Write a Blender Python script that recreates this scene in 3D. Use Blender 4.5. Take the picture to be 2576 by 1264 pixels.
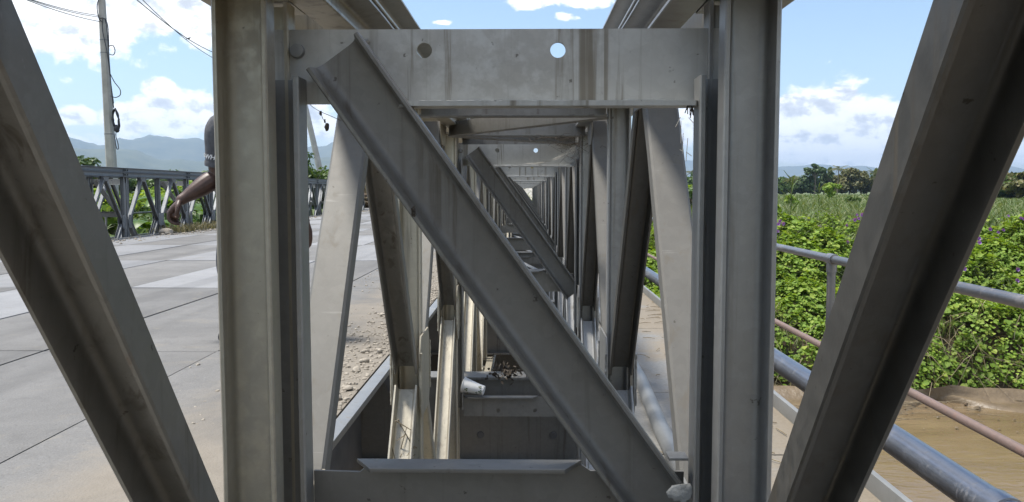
import bpy, bmesh, math, random
import numpy as np
from mathutils import Vector, Matrix, noise as mnoise

random.seed(11)
rng = np.random.default_rng(11)
R = math.radians
for o in list(bpy.data.objects):
    bpy.data.objects.remove(o)
S = bpy.context.scene
COL = S.collection

# ------------------------------------------------------------------ camera, sky, sun, exposure
H = 0.90                      # eye height above the road deck (z = 0)
cam_d = bpy.data.cameras.new('camera')
cam = bpy.data.objects.new('camera', cam_d)
COL.objects.link(cam)
S.camera = cam
cam.location = (0, 0, H)
cam_d.sensor_width = 36
cam_d.lens = 36 * 2084 / 2576
cam.rotation_euler = (R(90 - 4.14), 0, R(1.02))
cam_d.clip_start = 0.02
cam_d.clip_end = 60000

SUN_DIR = Vector((-0.36, 0.04, 0.93)).normalized()     # towards the sun
SUN_EL = math.asin(SUN_DIR.z)
SUN_AZ = math.atan2(SUN_DIR.x, SUN_DIR.y)              # from +Y towards +X
sun_d = bpy.data.lights.new('sun', 'SUN')
sun_d.energy = 3.3
sun_d.angle = R(9)
sun_d.color = (1.0, 0.955, 0.88)
sun = bpy.data.objects.new('sun', sun_d)
COL.objects.link(sun)
sun.rotation_euler = (-SUN_DIR).to_track_quat('-Z', 'Y').to_euler()
sun.location = (-200, 200, 500)

S.view_settings.view_transform = 'Standard'
S.view_settings.look = 'None'
S.view_settings.gamma = 1.0
S.view_settings.use_curve_mapping = False
S.view_settings.exposure = 1.03
S.render.engine = 'CYCLES'
S.cycles.max_bounces = 8
S.cycles.diffuse_bounces = 5
S.cycles.caustics_reflective = False
S.cycles.caustics_refractive = False


class NT:
    """small helper around a node tree"""
    def __init__(self, nt):
        self.nt = nt
        nt.nodes.clear()

    def n(self, typ, **kw):
        nd = self.nt.nodes.new(typ)
        for k, v in kw.items():
            if k == 'inp':
                for key, val in v.items():
                    s = nd.inputs[key]
                    if isinstance(val, bpy.types.NodeSocket):
                        self.nt.links.new(val, s)
                    else:
                        s.default_value = val
            else:
                setattr(nd, k, v)
        return nd

    def math(self, op, a, b=None, c=None, clamp=False):
        nd = self.nt.nodes.new('ShaderNodeMath')
        nd.operation = op
        nd.use_clamp = clamp
        for i, v in enumerate((a, b, c)):
            if v is None:
                continue
            if isinstance(v, bpy.types.NodeSocket):
                self.nt.links.new(v, nd.inputs[i])
            else:
                nd.inputs[i].default_value = v
        return nd.outputs[0]

    def mix(self, fac, a, b, blend='MIX'):
        nd = self.nt.nodes.new('ShaderNodeMix')
        nd.data_type = 'RGBA'
        nd.blend_type = blend
        for s, v in ((nd.inputs[0], fac), (nd.inputs[6], a), (nd.inputs[7], b)):
            if isinstance(v, bpy.types.NodeSocket):
                self.nt.links.new(v, s)
            elif isinstance(v, (int, float)):
                s.default_value = v
            else:
                s.default_value = (*v, 1.0) if len(v) == 3 else v
        return nd.outputs[2]

    def ramp(self, fac, stops, interp='LINEAR'):
        nd = self.nt.nodes.new('ShaderNodeValToRGB')
        nd.color_ramp.interpolation = interp
        el = nd.color_ramp.elements
        while len(el) < len(stops):
            el.new(0.5)
        for e, (p, c) in zip(el, stops):
            e.position = p
            e.color = (c, c, c, 1) if isinstance(c, (int, float)) else (*c, 1)
        self.nt.links.new(fac, nd.inputs[0])
        return nd.outputs[0]

    def noise(self, vec, scale, detail=4, rough=0.55, dist=0.0):
        nd = self.n('ShaderNodeTexNoise', inp={'Scale': scale, 'Detail': detail, 'Roughness': rough, 'Distortion': dist})
        self.nt.links.new(vec, nd.inputs['Vector'])
        return nd.outputs['Fac']

    def mapv(self, vec, scale):
        nd = self.n('ShaderNodeMapping', inp={'Scale': scale})
        self.nt.links.new(vec, nd.inputs['Vector'])
        return nd.outputs[0]

    def smooth(self, v, a, b):
        nd = self.n('ShaderNodeMapRange', interpolation_type='SMOOTHSTEP',
                    inp={'From Min': a, 'From Max': b, 'To Min': 0.0, 'To Max': 1.0})
        self.nt.links.new(v, nd.inputs[0])
        return nd.outputs[0]

    def link(self, a, b):
        self.nt.links.new(a, b)


# sky: physical sky with cumulus in direction space
W = bpy.data.worlds.new('World')
S.world = W
W.use_nodes = True
t = NT(W.node_tree)
sky = t.n('ShaderNodeTexSky', sky_type='NISHITA', sun_disc=False, sun_elevation=SUN_EL, sun_rotation=SUN_AZ,
          altitude=10, air_density=1.0, dust_density=0.6, ozone_density=1.6)
tc = t.n('ShaderNodeTexCoord')
sep = t.n('ShaderNodeSeparateXYZ', inp={0: tc.outputs['Generated']})
az = t.math('ARCTAN2', sep.outputs[0], sep.outputs[1])
el = t.math('ARCSINE', sep.outputs[2])
cv = t.n('ShaderNodeCombineXYZ', inp={0: az, 1: t.math('MULTIPLY', el, 1.5), 2: 0.3})
nzA = t.noise(cv.outputs[0], 10.0, 4, 0.55, 0.1)
nzB = t.noise(cv.outputs[0], 34.0, 8, 0.62, 0.25)
nz = t.math('ADD', t.math('MULTIPLY', nzA, .55), t.math('MULTIPLY', nzB, .45))
cv2 = t.n('ShaderNodeCombineXYZ', inp={0: t.math('ADD', az, .006), 1: t.math('MULTIPLY', t.math('ADD', el, .010), 1.5), 2: 0.3})
nz2 = t.math('ADD', t.math('MULTIPLY', t.noise(cv2.outputs[0], 10.0, 4, 0.55, 0.1), .55), t.math('MULTIPLY', t.noise(cv2.outputs[0], 34.0, 8, 0.62, 0.25), .45))
nzf = t.noise(tc.outputs['Generated'], 24.0, 5, 0.55, 0.3)
clouds = [
    (0.365, 0.068, 0.120, 0.036, 1.25), (0.30, 0.070, 0.07, 0.034, 1.0), (0.40, 0.040, 0.14, 0.016, .75),  # direction of each cloud bank: azimuth, elevation, half sizes, in radians
    (-0.50, 0.205, 0.22, 0.060, 1.0), (-0.36, 0.235, 0.12, 0.032, .9), (-0.62, 0.155, 0.12, 0.035, .75), (-0.46, 0.158, 0.09, 0.010, .6),
    (-0.418, 0.112, 0.022, 0.014, .9), (-0.400, 0.086, 0.050, 0.026, 1.1), (-0.450, 0.078, 0.032, 0.022, .9), (-0.335, 0.082, 0.042, 0.024, .9),
    (-0.505, 0.116, 0.015, 0.008, .6), (-0.500, 0.080, 0.026, 0.013, .9), (-0.540, 0.070, 0.028, 0.018, .9), (-0.42, 0.055, 0.25, 0.020, .45),
    (-0.255, 0.075, 0.045, 0.030, .9), (-0.25, 0.045, 0.06, 0.02, .5),
    (0.007, 0.222, 0.030, 0.012, .8), (0.075, 0.222, 0.042, 0.012, .9), (0.046, 0.203, 0.018, 0.007, .7), (-0.10, 0.196, 0.014, 0.004, .7),
    (0.312, 0.083, 0.040, 0.026, 1.1), (0.356, 0.088, 0.040, 0.024, 1.1), (0.342, 0.060, 0.062, 0.020, 1.0), (0.405, 0.080, 0.048, 0.018, 1.0),
    (0.39, 0.052, 0.085, 0.012, .8), (0.36, 0.038, 0.08, 0.008, .6), (0.185, 0.075, 0.03, 0.028, .9), (0.235, 0.085, 0.05, 0.026, .9),
    (0.56, 0.045, 0.07, 0.030, .9), (0.50, 0.07, 0.06, 0.02, .8)]
best = None
for a0, e0, ra, re, amp in clouds:
    da = t.math('DIVIDE', t.math('SUBTRACT', az, a0), ra)
    de = t.math('DIVIDE', t.math('SUBTRACT', el, e0), re)
    q = t.math('ADD', t.math('MULTIPLY', da, da), t.math('MULTIPLY', de, de))
    v = t.math('MULTIPLY', t.math('EXPONENT', t.math('MULTIPLY', q, -0.8)), amp)
    best = v if best is None else t.math('MAXIMUM', best, v)
# elsewhere in the sky: the same sort of broken cumulus
off = t.math('MAXIMUM', t.smooth(t.math('ABSOLUTE', az), 0.70, 0.95), t.smooth(el, 0.27, 0.40))
nlow = t.noise(tc.outputs['Generated'], 2.6, 3, 0.5)
gen = t.math('MULTIPLY', t.math('MULTIPLY', t.smooth(nlow, 0.42, 0.68), off), 0.9)
best = t.math('MAXIMUM', best, gen)
field = t.math('ADD', best, t.math('MULTIPLY', t.math('SUBTRACT', nz, 0.5), 2.3))
dens = t.math('POWER', t.smooth(field, 0.36, 0.60), 0.8)
dens = t.math('MULTIPLY', dens, t.smooth(el, -0.02, 0.02))
relief = t.math('MULTIPLY', t.math('SUBTRACT', nz2, nz), 7.0)
shade = t.smooth(t.math('ADD', t.math('ADD', t.math('MULTIPLY', field, .45), relief), t.math('MULTIPLY', t.math('SUBTRACT', nzf, 0.5), 0.5)), 0.0, 1.3)
ccol = t.ramp(shade, [(0.0, (1.0, 1.0, 1.0)), (0.30, (0.92, 0.93, 0.95)), (0.60, (0.66, 0.69, 0.75)), (1.0, (0.50, 0.53, 0.59))])
bg1 = t.n('ShaderNodeBackground', inp={'Color': sky.outputs[0], 'Strength': 0.098})
bg2 = t.n('ShaderNodeBackground', inp={'Color': ccol, 'Strength': 0.78})
mx = t.n('ShaderNodeMixShader', inp={0: dens, 1: bg1.outputs[0], 2: bg2.outputs[0]})
wo = t.n('ShaderNodeOutputWorld', inp={'Surface': mx.outputs[0]})


# ------------------------------------------------------------------ helpers
def tag(o, label=None, cat=None, group=None, kind=None):
    if label: o['label'] = label
    if cat: o['category'] = cat
    if group: o['group'] = group
    if kind: o['kind'] = kind
    return o


def empty(name, loc=(0, 0, 0), label=None, cat=None, group=None):
    o = bpy.data.objects.new(name, None)
    COL.objects.link(o)
    o.location = loc
    o.empty_display_size = 0.2
    return tag(o, label, cat, group)


def link_mesh(name, me, parent=None, loc=None):
    o = bpy.data.objects.new(name, me)
    COL.objects.link(o)
    if parent is not None:
        o.parent = parent
    if loc is not None:
        o.location = loc
    return o


def copy_tree(o, parent=None):
    c = o.copy()
    COL.objects.link(c)
    if parent is not None:
        c.parent = parent
    for ch in list(o.children):
        copy_tree(ch, c)
    return c


class MB:
    def __init__(self):
        self.v, self.f = [], []

    def add(self, vs, fs):
        k = len(self.v)
        self.v += [tuple(p) for p in vs]
        self.f += [tuple(i + k for i in f) for f in fs]
        return self

    def prism(self, prof, o, u, v, a, L, close=True):
        """extrude the 2-D outline prof (in u, v) from o along a by L"""
        o, u, v, a = Vector(o), Vector(u), Vector(v), Vector(a)
        n = len(prof)
        lo = [o + u * p[0] + v * p[1] for p in prof]
        hi = [p + a * L for p in lo]
        fs = [(i, (i + 1) % n, n + (i + 1) % n, n + i) for i in range(n)]
        fs += [tuple(range(n - 1, -1, -1)), tuple(range(n, 2 * n))]
        return self.add(lo + hi, fs)

    def box(self, x0, x1, y0, y1, z0, z1):
        return self.prism([(x0, y0), (x1, y0), (x1, y1), (x0, y1)], (0, 0, z0), (1, 0, 0), (0, 1, 0), (0, 0, 1), z1 - z0)

    def tube(self, pts, rad, n=8, cap=True):
        pts = [Vector(p) for p in pts]
        if isinstance(rad, (int, float)):
            rad = [rad] * len(pts)
        k = len(self.v)
        prev = None
        for i, p in enumerate(pts):
            d = (pts[min(i + 1, len(pts) - 1)] - pts[max(i - 1, 0)]).normalized()
            if prev is None:
                s = d.cross(Vector((0, 0, 1)))
                if s.length < 1e-3:
                    s = d.cross(Vector((0, 1, 0)))
            else:
                s = prev - d * prev.dot(d)
            s.normalize()
            prev = s
            b = d.cross(s)
            for j in range(n):
                a = 2 * math.pi * j / n
                self.v.append(tuple(p + (s * math.cos(a) + b * math.sin(a)) * rad[i]))
        for i in range(len(pts) - 1):
            for j in range(n):
                self.f.append((k + i * n + j, k + i * n + (j + 1) % n, k + (i + 1) * n + (j + 1) % n, k + (i + 1) * n + j))
        if cap:
            self.f.append(tuple(k + j for j in range(n - 1, -1, -1)))
            self.f.append(tuple(k + (len(pts) - 1) * n + j for j in range(n)))
        return self

    def blob(self, c, r, seg=8, rings=6, jit=0.0):
        c = Vector(c)
        if isinstance(r, (int, float)):
            r = (r, r, r)
        k = len(self.v)
        self.v.append((c.x, c.y, c.z + r[2]))
        for i in range(1, rings):
            th = math.pi * i / rings
            for j in range(seg):
                ph = 2 * math.pi * j / seg
                q = 1 + random.uniform(-jit, jit)
                self.v.append((c.x + r[0] * q * math.sin(th) * math.cos(ph), c.y + r[1] * q * math.sin(th) * math.sin(ph), c.z + r[2] * q * math.cos(th)))
        self.v.append((c.x, c.y, c.z - r[2]))
        for j in range(seg):
            self.f.append((k, k + 1 + j, k + 1 + (j + 1) % seg))
            e = k + 1 + (rings - 2) * seg
            self.f.append((e + (j + 1) % seg, e + j, e + seg))
        for i in range(rings - 2):
            for j in range(seg):
                a = k + 1 + i * seg
                self.f.append((a + j, a + seg + j, a + seg + (j + 1) % seg, a + (j + 1) % seg))
        return self

    def mesh(self, name, mat, bevel=0.0, angle=32, fix=True):
        me = bpy.data.meshes.new(name)
        me.from_pydata(self.v, [], self.f)
        if bevel or fix:
            bm = bmesh.new()
            bm.from_mesh(me)
            bmesh.ops.recalc_face_normals(bm, faces=bm.faces)
            if bevel:
                es = [e for e in bm.edges if len(e.link_faces) == 2 and e.calc_face_angle(0) > R(50)]
                bmesh.ops.bevel(bm, geom=es, offset=bevel, segments=2, profile=0.7, affect='EDGES', clamp_overlap=True)
            bm.to_mesh(me)
            bm.free()
        for m in (mat if isinstance(mat, (list, tuple)) else [mat]):
            me.materials.append(m)
        me.shade_smooth()
        me.set_sharp_from_angle(angle=R(angle))
        return me

    def build(self, name, mat, parent=None, bevel=0.0, angle=32, loc=None, fix=True):
        return link_mesh(name, self.mesh(name, mat, bevel, angle, fix), parent, loc)


def np_mesh(name, V, F, mat, parent=None, smooth=False):
    """V (n,3), F (m,k) with constant k"""
    me = bpy.data.meshes.new(name)
    m, k = F.shape
    me.vertices.add(len(V))
    me.vertices.foreach_set('co', np.ascontiguousarray(V, np.float32).ravel())
    me.loops.add(m * k)
    me.loops.foreach_set('vertex_index', np.ascontiguousarray(F, np.int32).ravel())
    me.polygons.add(m)
    me.polygons.foreach_set('loop_start', np.arange(0, m * k, k, dtype=np.int32))
    me.polygons.foreach_set('loop_total', np.full(m, k, np.int32))
    me.update(calc_edges=True)
    me.materials.append(mat)
    if smooth:
        me.shade_smooth()
    return link_mesh(name, me, parent)


def unit(a):
    return a / np.maximum(np.linalg.norm(a, axis=1, keepdims=True), 1e-9)


def leaves(name, C, N, size, mat, parent=None, aspect=0.8, fold=0.18, droop=0.0):
    """one folded six-point leaf at each C facing N"""
    n = len(C)
    N = unit(N)
    T = rng.normal(size=(n, 3))
    if droop:
        T[:, 2] -= droop
    T = unit(T - N * (T * N).sum(1, keepdims=True))
    B = np.cross(N, T)
    size = np.broadcast_to(np.asarray(size, float), (n,))[:, None]
    P = [(-0.5, 0, 0), (-0.22, .46 * aspect, fold * .6), (0.18, .40 * aspect, fold), (0.55, 0, 0), (0.18, -.40 * aspect, fold), (-0.22, -.46 * aspect, fold * .6)]
    V = np.stack([C + size * (T * a + B * b + N * c) for a, b, c in P], 1).reshape(-1, 3)
    base = (np.arange(n) * 6)[:, None]
    F = np.concatenate([base + np.array([[0, 3, 2, 1]]), base + np.array([[0, 5, 4, 3]])], 1).reshape(-1, 4)
    return np_mesh(name, V, F, mat, parent)


def blades(name, P, h, w, lean, mat, parent=None):
    """grass blades: three bent segments"""
    n = len(P)
    a = rng.uniform(0, 2 * np.pi, n)
    D = np.stack([np.cos(a), np.sin(a), np.zeros(n)], 1)
    a2 = rng.uniform(0, 2 * np.pi, n)
    Wd = np.stack([np.cos(a2), np.sin(a2), np.zeros(n)], 1)
    h = np.broadcast_to(np.asarray(h, float), (n,))[:, None]
    w = np.broadcast_to(np.asarray(w, float), (n,))[:, None]
    lean = np.broadcast_to(np.asarray(lean, float), (n,))[:, None]
    up = np.array([[0, 0, 1.0]])
    rows = []
    for s, ww in ((0, .7), (.38, 1.0), (.74, .75)):
        c = P + up * h * (s - .28 * lean * s * s) + D * h * lean * s * s
        rows += [c - Wd * w * ww * .5, c + Wd * w * ww * .5]
    tip = P + up * h * (1 - .42 * lean) + D * h * lean
    V = np.stack(rows + [tip, tip + Wd * w * .05], 1).reshape(-1, 3)
    base = (np.arange(n) * 8)[:, None]
    F = np.concatenate([base + np.array([[0, 1, 3, 2]]), base + np.array([[2, 3, 5, 4]]), base + np.array([[4, 5, 7, 6]])], 1).reshape(-1, 4)
    return np_mesh(name, V, F, mat, parent)


# ------------------------------------------------------------------ materials
def new_mat(name):
    m = bpy.data.materials.new(name)
    m.use_nodes = True
    return m, NT(m.node_tree)


def finish(t, col, rough=0.6, metal=0.0, bump=None, bstr=0.3, bdist=0.002, spec=0.5):
    p = t.n('ShaderNodeBsdfPrincipled', inp={'Specular IOR Level': spec})
    for key, v in (('Base Color', col), ('Roughness', rough), ('Metallic', metal)):
        if isinstance(v, bpy.types.NodeSocket):
            t.link(v, p.inputs[key])
        else:
            p.inputs[key].default_value = (*v, 1) if isinstance(v, tuple) else v
    if bump is not None:
        b = t.n('ShaderNodeBump', inp={'Strength': bstr, 'Distance': bdist, 'Height': bump})
        t.link(b.outputs[0], p.inputs['Normal'])
    o = t.n('ShaderNodeOutputMaterial', inp={'Surface': p.outputs[0]})
    return p


def steel(name, lo, hi, dirt=(0.16, 0.135, 0.10), dirt_amt=0.55, metal=0.25, rough=(0.34, 0.56), scale=1.0, rust=0.35):
    m, t = new_mat(name)
    geo = t.n('ShaderNodeNewGeometry')
    P0 = geo.outputs['Position']
    oi = t.n('ShaderNodeObjectInfo')
    sh = t.math('MULTIPLY', oi.outputs['Random'], 7.3)          # each member gets its own stains
    P = t.n('ShaderNodeVectorMath', operation='ADD', inp={0: P0, 1: t.n('ShaderNodeCombineXYZ', inp={0: sh, 1: sh, 2: sh}).outputs[0]}).outputs[0]
    n0 = t.noise(P, 0.9 * scale, 5, 0.6, 0.8)
    n1 = t.noise(P, 5.0 * scale, 7, 0.66, 0.7)
    n2 = t.noise(P, 38.0 * scale, 5, 0.62)
    n4 = t.noise(P, 210.0 * scale, 3, 0.6)
    st = t.noise(t.mapv(P, (38 * scale, 38 * scale, 1.3 * scale)), 1.0, 6, 0.62, 0.6)
    st2 = t.noise(t.mapv(P, (11 * scale, 11 * scale, 0.7 * scale)), 1.0, 4, 0.55, 1.2)
    col = t.mix(t.ramp(t.math('ADD', t.math('MULTIPLY', n1, .65), t.math('MULTIPLY', n0, .35)), [(0.30, 0.28), (0.70, 0.75)]), lo, hi)
    # spangle and white oxide
    vor = t.n('ShaderNodeTexVoronoi', inp={'Scale': 70.0 * scale})
    t.link(P, vor.inputs['Vector'])
    col = t.mix(t.math('MULTIPLY', t.n('ShaderNodeSeparateColor', inp={0: vor.outputs['Color']}).outputs[0], 0.09), col, tuple(c * 1.5 for c in hi))
    col = t.mix(t.math('MULTIPLY', t.smooth(n2, 0.50, 0.74), 0.16), col, tuple(c * 1.25 for c in hi))
    # dirt washed down in streaks, grime in patches
    streak = t.math('MULTIPLY', t.smooth(st, 0.50, 0.66), t.smooth(st2, 0.42, 0.62))
    col = t.mix(t.math('MULTIPLY', streak, dirt_amt), col, dirt)
    patch = t.math('MULTIPLY', t.smooth(n0, 0.50, 0.68), t.smooth(n2, 0.36, 0.60))
    col = t.mix(t.math('MULTIPLY', patch, dirt_amt * 0.45), col, tuple(c * 0.8 for c in dirt))
    # rust bleeding and chips
    rn = t.noise(t.mapv(P, (14 * scale, 14 * scale, 4 * scale)), 1.0, 5, 0.7, 0.4)
    col = t.mix(t.math('MULTIPLY', t.smooth(rn, 0.66, 0.76), rust), col, (0.14, 0.075, 0.038))
    spot = t.noise(P, 55.0 * scale, 3, 0.6)
    col = t.mix(t.math('MULTIPLY', t.smooth(spot, 0.69, 0.75), 0.7), col, tuple(c * 0.45 for c in dirt))
    scr = t.noise(t.mapv(P, (7 * scale, 150 * scale, 90 * scale)), 1.0, 2, 0.4, 0.2)
    col = t.mix(t.math('MULTIPLY', t.math('MULTIPLY', t.smooth(scr, 0.70, 0.75), t.smooth(n1, .5, .6)), 0.12), col, (0.50, 0.49, 0.46))
    tone = t.math('MULTIPLY_ADD', oi.outputs['Random'], 0.26, 0.87)
    col = t.mix(1.0, col, t.n('ShaderNodeCombineXYZ', inp={0: tone, 1: tone, 2: tone}).outputs[0], 'MULTIPLY')
    rg = t.n('ShaderNodeMapRange', inp={'To Min': rough[0], 'To Max': rough[1]})
    t.link(n2, rg.inputs[0])
    bump = t.math('ADD', t.math('ADD', t.math('MULTIPLY', n2, 0.6), t.math('MULTIPLY', n4, 0.25)), t.math('MULTIPLY', n1, 0.8))
    metal_ = t.math('MULTIPLY', t.math('SUBTRACT', 1.0, t.math('MULTIPLY', t.math('MAXIMUM', streak, patch), .7)), min(.9, metal * 2.2))
    finish(t, col, rg.outputs[0], metal_, bump, 0.20, 0.002)
    return m


M = {}
M['steel'] = steel('galvanised_steel', (0.21, 0.212, 0.207), (0.36, 0.36, 0.35), metal=0.3)
M['steel_warm'] = steel('dust_and_bounce_steel', (0.34, 0.308, 0.24), (0.50, 0.46, 0.37), dirt=(0.12, 0.10, 0.075), metal=0.25)  # road dust, plus the road's warm bounced light put into the tint
M['steel_dust'] = steel('dusty_galvanised_steel', (0.142, 0.137, 0.124), (0.245, 0.238, 0.220), dirt=(0.085, 0.07, 0.05), dirt_amt=0.7, metal=0.15, rough=(0.36, 0.58))
M['steel_dark'] = steel('shaded_steel', (0.074, 0.072, 0.067), (0.145, 0.142, 0.131), dirt=(0.075, 0.058, 0.036), dirt_amt=0.6, metal=0.3, rough=(0.32, 0.52))  # falling diagonals, right truss: shade of the open channels put into the colour
M['steel_mid'] = steel('sun_toned_steel', (0.115, 0.110, 0.098), (0.185, 0.178, 0.161), dirt=(0.13, 0.11, 0.08), metal=0.12, rough=(0.5, 0.7))  # rising diagonals: same steel, its colour retoned for the sun on them
M['steel_brown'] = steel('shaded_brown_steel', (0.15, 0.145, 0.13), (0.255, 0.248, 0.228), dirt=(0.07, 0.052, 0.032), dirt_amt=0.75, metal=0.25, rough=(0.34, 0.54))  # falling diagonals, left truss: channel shade put into a warmer dark colour
M['plate'] = steel('stained_plate_steel', (0.34, 0.335, 0.315), (0.54, 0.535, 0.505), dirt=(0.15, 0.125, 0.085), dirt_amt=0.85, metal=0.2)
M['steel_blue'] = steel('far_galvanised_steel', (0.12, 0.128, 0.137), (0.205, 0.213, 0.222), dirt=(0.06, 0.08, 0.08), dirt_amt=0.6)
M['pipe'] = steel('pipe_steel', (0.19, 0.185, 0.185), (0.28, 0.275, 0.275), dirt=(0.20, 0.16, 0.14), metal=0.45, rough=(0.3, 0.5))
M['dark_pipe'] = steel('dark_pipe_steel', (0.20, 0.21, 0.235), (0.29, 0.30, 0.33), dirt=(0.12, 0.11, 0.10), metal=0.4, rough=(0.24, 0.42))
M['rust_pipe'] = steel('rusty_pipe_steel', (0.15, 0.11, 0.095), (0.24, 0.17, 0.14), dirt=(0.20, 0.10, 0.07), metal=0.2, rough=(0.45, 0.65))


def simple(name, lo, hi, scale=8.0, rough=0.8, bump=0.3, bscale=None, dist=0.004, metal=0.0):
    m, t = new_mat(name)
    geo = t.n('ShaderNodeNewGeometry')
    n = t.noise(geo.outputs['Position'], scale, 6, 0.6, 0.2)
    col = t.mix(t.ramp(n, [(0.3, 0.0), (0.7, 1.0)]), lo, hi)
    b = t.noise(geo.outputs['Position'], bscale or scale * 6, 5, 0.6)
    finish(t, col, rough, metal, b, bump, dist)
    return m


def deck_mat(name, lo, hi):
    m, t = new_mat(name)
    geo = t.n('ShaderNodeNewGeometry')
    P = geo.outputs['Position']
    n1 = t.noise(P, 1.3, 6, 0.65, 0.6)
    n2 = t.noise(P, 9.0, 5, 0.6)
    grit = t.noise(P, 85.0, 4, 0.75)
    vor = t.n('ShaderNodeTexVoronoi', inp={'Scale': 110.0})
    t.link(P, vor.inputs['Vector'])
    col = t.mix(t.ramp(n1, [(0.3, 0.0), (0.7, 1.0)]), lo, hi)
    col = t.mix(t.math('MULTIPLY', t.smooth(n2, 0.5, 0.72), 0.35), col, tuple(c * 0.72 for c in lo))
    col = t.mix(t.math('MULTIPLY', t.smooth(grit, 0.55, 0.72), 0.5), col, tuple(min(c * 1.45, .7) for c in hi))
    col = t.mix(t.math('MULTIPLY', t.smooth(grit, 0.44, 0.30), 0.6), col, tuple(c * 0.5 for c in lo))
    trk = t.noise(t.mapv(P, (1.9, 0.06, 1)), 1.0, 4, 0.55, 0.3)
    col = t.mix(t.math('MULTIPLY', t.smooth(trk, 0.50, 0.66), 0.42), col, tuple(c * 0.62 for c in lo))
    blot = t.noise(P, 3.1, 6, 0.7, 1.0)
    col = t.mix(t.math('MULTIPLY', t.smooth(blot, 0.56, 0.68), 0.40), col, (0.205, 0.185, 0.15))
    col = t.mix(t.math('MULTIPLY', t.smooth(blot, 0.36, 0.26), 0.45), col, (0.10, 0.097, 0.092))
    sx = t.n('ShaderNodeSeparateXYZ', inp={0: P})
    # dust swept off the wheel tracks towards the kerb
    dust = t.math('MULTIPLY', t.smooth(t.math('ADD', sx.outputs[0], t.math('MULTIPLY', t.math('SUBTRACT', n1, .5), 1.6)), -1.65, -1.0), 0.9)
    col = t.mix(dust, col, t.mix(n2, (0.155, 0.134, 0.104), (0.25, 0.22, 0.178)))
    oi = t.n('ShaderNodeObjectInfo')
    tone = t.math('MULTIPLY_ADD', oi.outputs['Random'], 0.16, 0.92)
    col = t.mix(1.0, col, t.n('ShaderNodeCombineXYZ', inp={0: tone, 1: tone, 2: tone}).outputs[0], 'MULTIPLY')
    hgt = t.math('ADD', grit, t.math('MULTIPLY', vor.outputs['Distance'], 0.6))
    finish(t, col, 0.85, 0.0, hgt, 0.55, 0.004)
    return m


M['deck'] = deck_mat('gritty_deck', (0.122, 0.119, 0.113), (0.178, 0.174, 0.166))
M['deck_light'] = deck_mat('pale_deck', (0.195, 0.197, 0.20), (0.25, 0.252, 0.255))
M['under'] = simple('deck_underside', (0.10, 0.10, 0.10), (0.16, 0.155, 0.15), 6, 0.8)
M['stone'] = simple('pale_stone', (0.22, 0.19, 0.15), (0.40, 0.36, 0.30), 30, 0.9, 0.4)
M['rubble'] = simple('rubble', (0.40, 0.37, 0.31), (0.62, 0.59, 0.53), 9, 0.9, 0.4)
M['concrete'] = simple('pole_concrete', (0.36, 0.345, 0.31), (0.50, 0.485, 0.45), 3, 0.85, 0.2)
M['cable'] = simple('black_cable', (0.02, 0.022, 0.028), (0.04, 0.04, 0.05), 20, 0.5, 0.1)
M['soil'] = simple('bank_soil', (0.075, 0.052, 0.032), (0.16, 0.115, 0.07), 2.2, 0.95, 0.7, 16, 0.05)
M['mud'] = simple('river_mud', (0.105, 0.076, 0.043), (0.175, 0.128, 0.074), 1.9, 0.42, 0.7, 9, 0.03)
M['dry'] = simple('dry_stalk', (0.13, 0.10, 0.06), (0.30, 0.245, 0.16), 14, 0.9, 0.2)
M['bark'] = simple('bark', (0.10, 0.08, 0.06), (0.20, 0.17, 0.13), 5, 0.95, 0.5)
M['web'] = simple('cobweb', (0.35, 0.33, 0.28), (0.55, 0.52, 0.46), 20, 0.9, 0.0)
M['dead'] = simple('dead_leaf', (0.03, 0.025, 0.02), (0.09, 0.07, 0.05), 40, 0.9, 0.3)
M['pvc'] = simple('pale_pvc', (0.17, 0.175, 0.172), (0.235, 0.24, 0.236), 4, 0.45, 0.1)

M['sand'] = simple('drifted_sand', (0.36, 0.30, 0.22), (0.50, 0.43, 0.33), 6, 0.95, 0.5, 90)
def walk_mat():
    m, t = new_mat('walkway_steel')
    geo = t.n('ShaderNodeNewGeometry')
    P = geo.outputs['Position']
    n1 = t.noise(P, 1.1, 6, 0.65, 0.5)
    n2 = t.noise(P, 40, 5, 0.7)
    sx = t.n('ShaderNodeSeparateXYZ', inp={0: P})
    col = t.mix(t.ramp(n2, [(.3, 0.), (.7, 1.)]), (0.165, 0.162, 0.153), (0.24, 0.236, 0.222))
    sand = t.smooth(t.math('ADD', t.math('MULTIPLY', t.math('SUBTRACT', n1, .5), 2.2), t.math('MULTIPLY', sx.outputs[0], .9)), .95, 1.35)
    col = t.mix(t.math('MULTIPLY', sand, .85), col, t.mix(n2, (0.16, 0.128, 0.09), (0.28, 0.235, 0.17)))
    chk = t.n('ShaderNodeTexChecker', inp={'Scale': 60.0})
    t.link(P, chk.inputs['Vector'])
    hgt = t.math('ADD', n2, t.math('MULTIPLY', chk.outputs['Fac'], t.math('MULTIPLY', t.math('SUBTRACT', 1.0, sand), .4)))
    finish(t, col, 0.72, 0.1, hgt, 0.4, 0.003)
    return m


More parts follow.
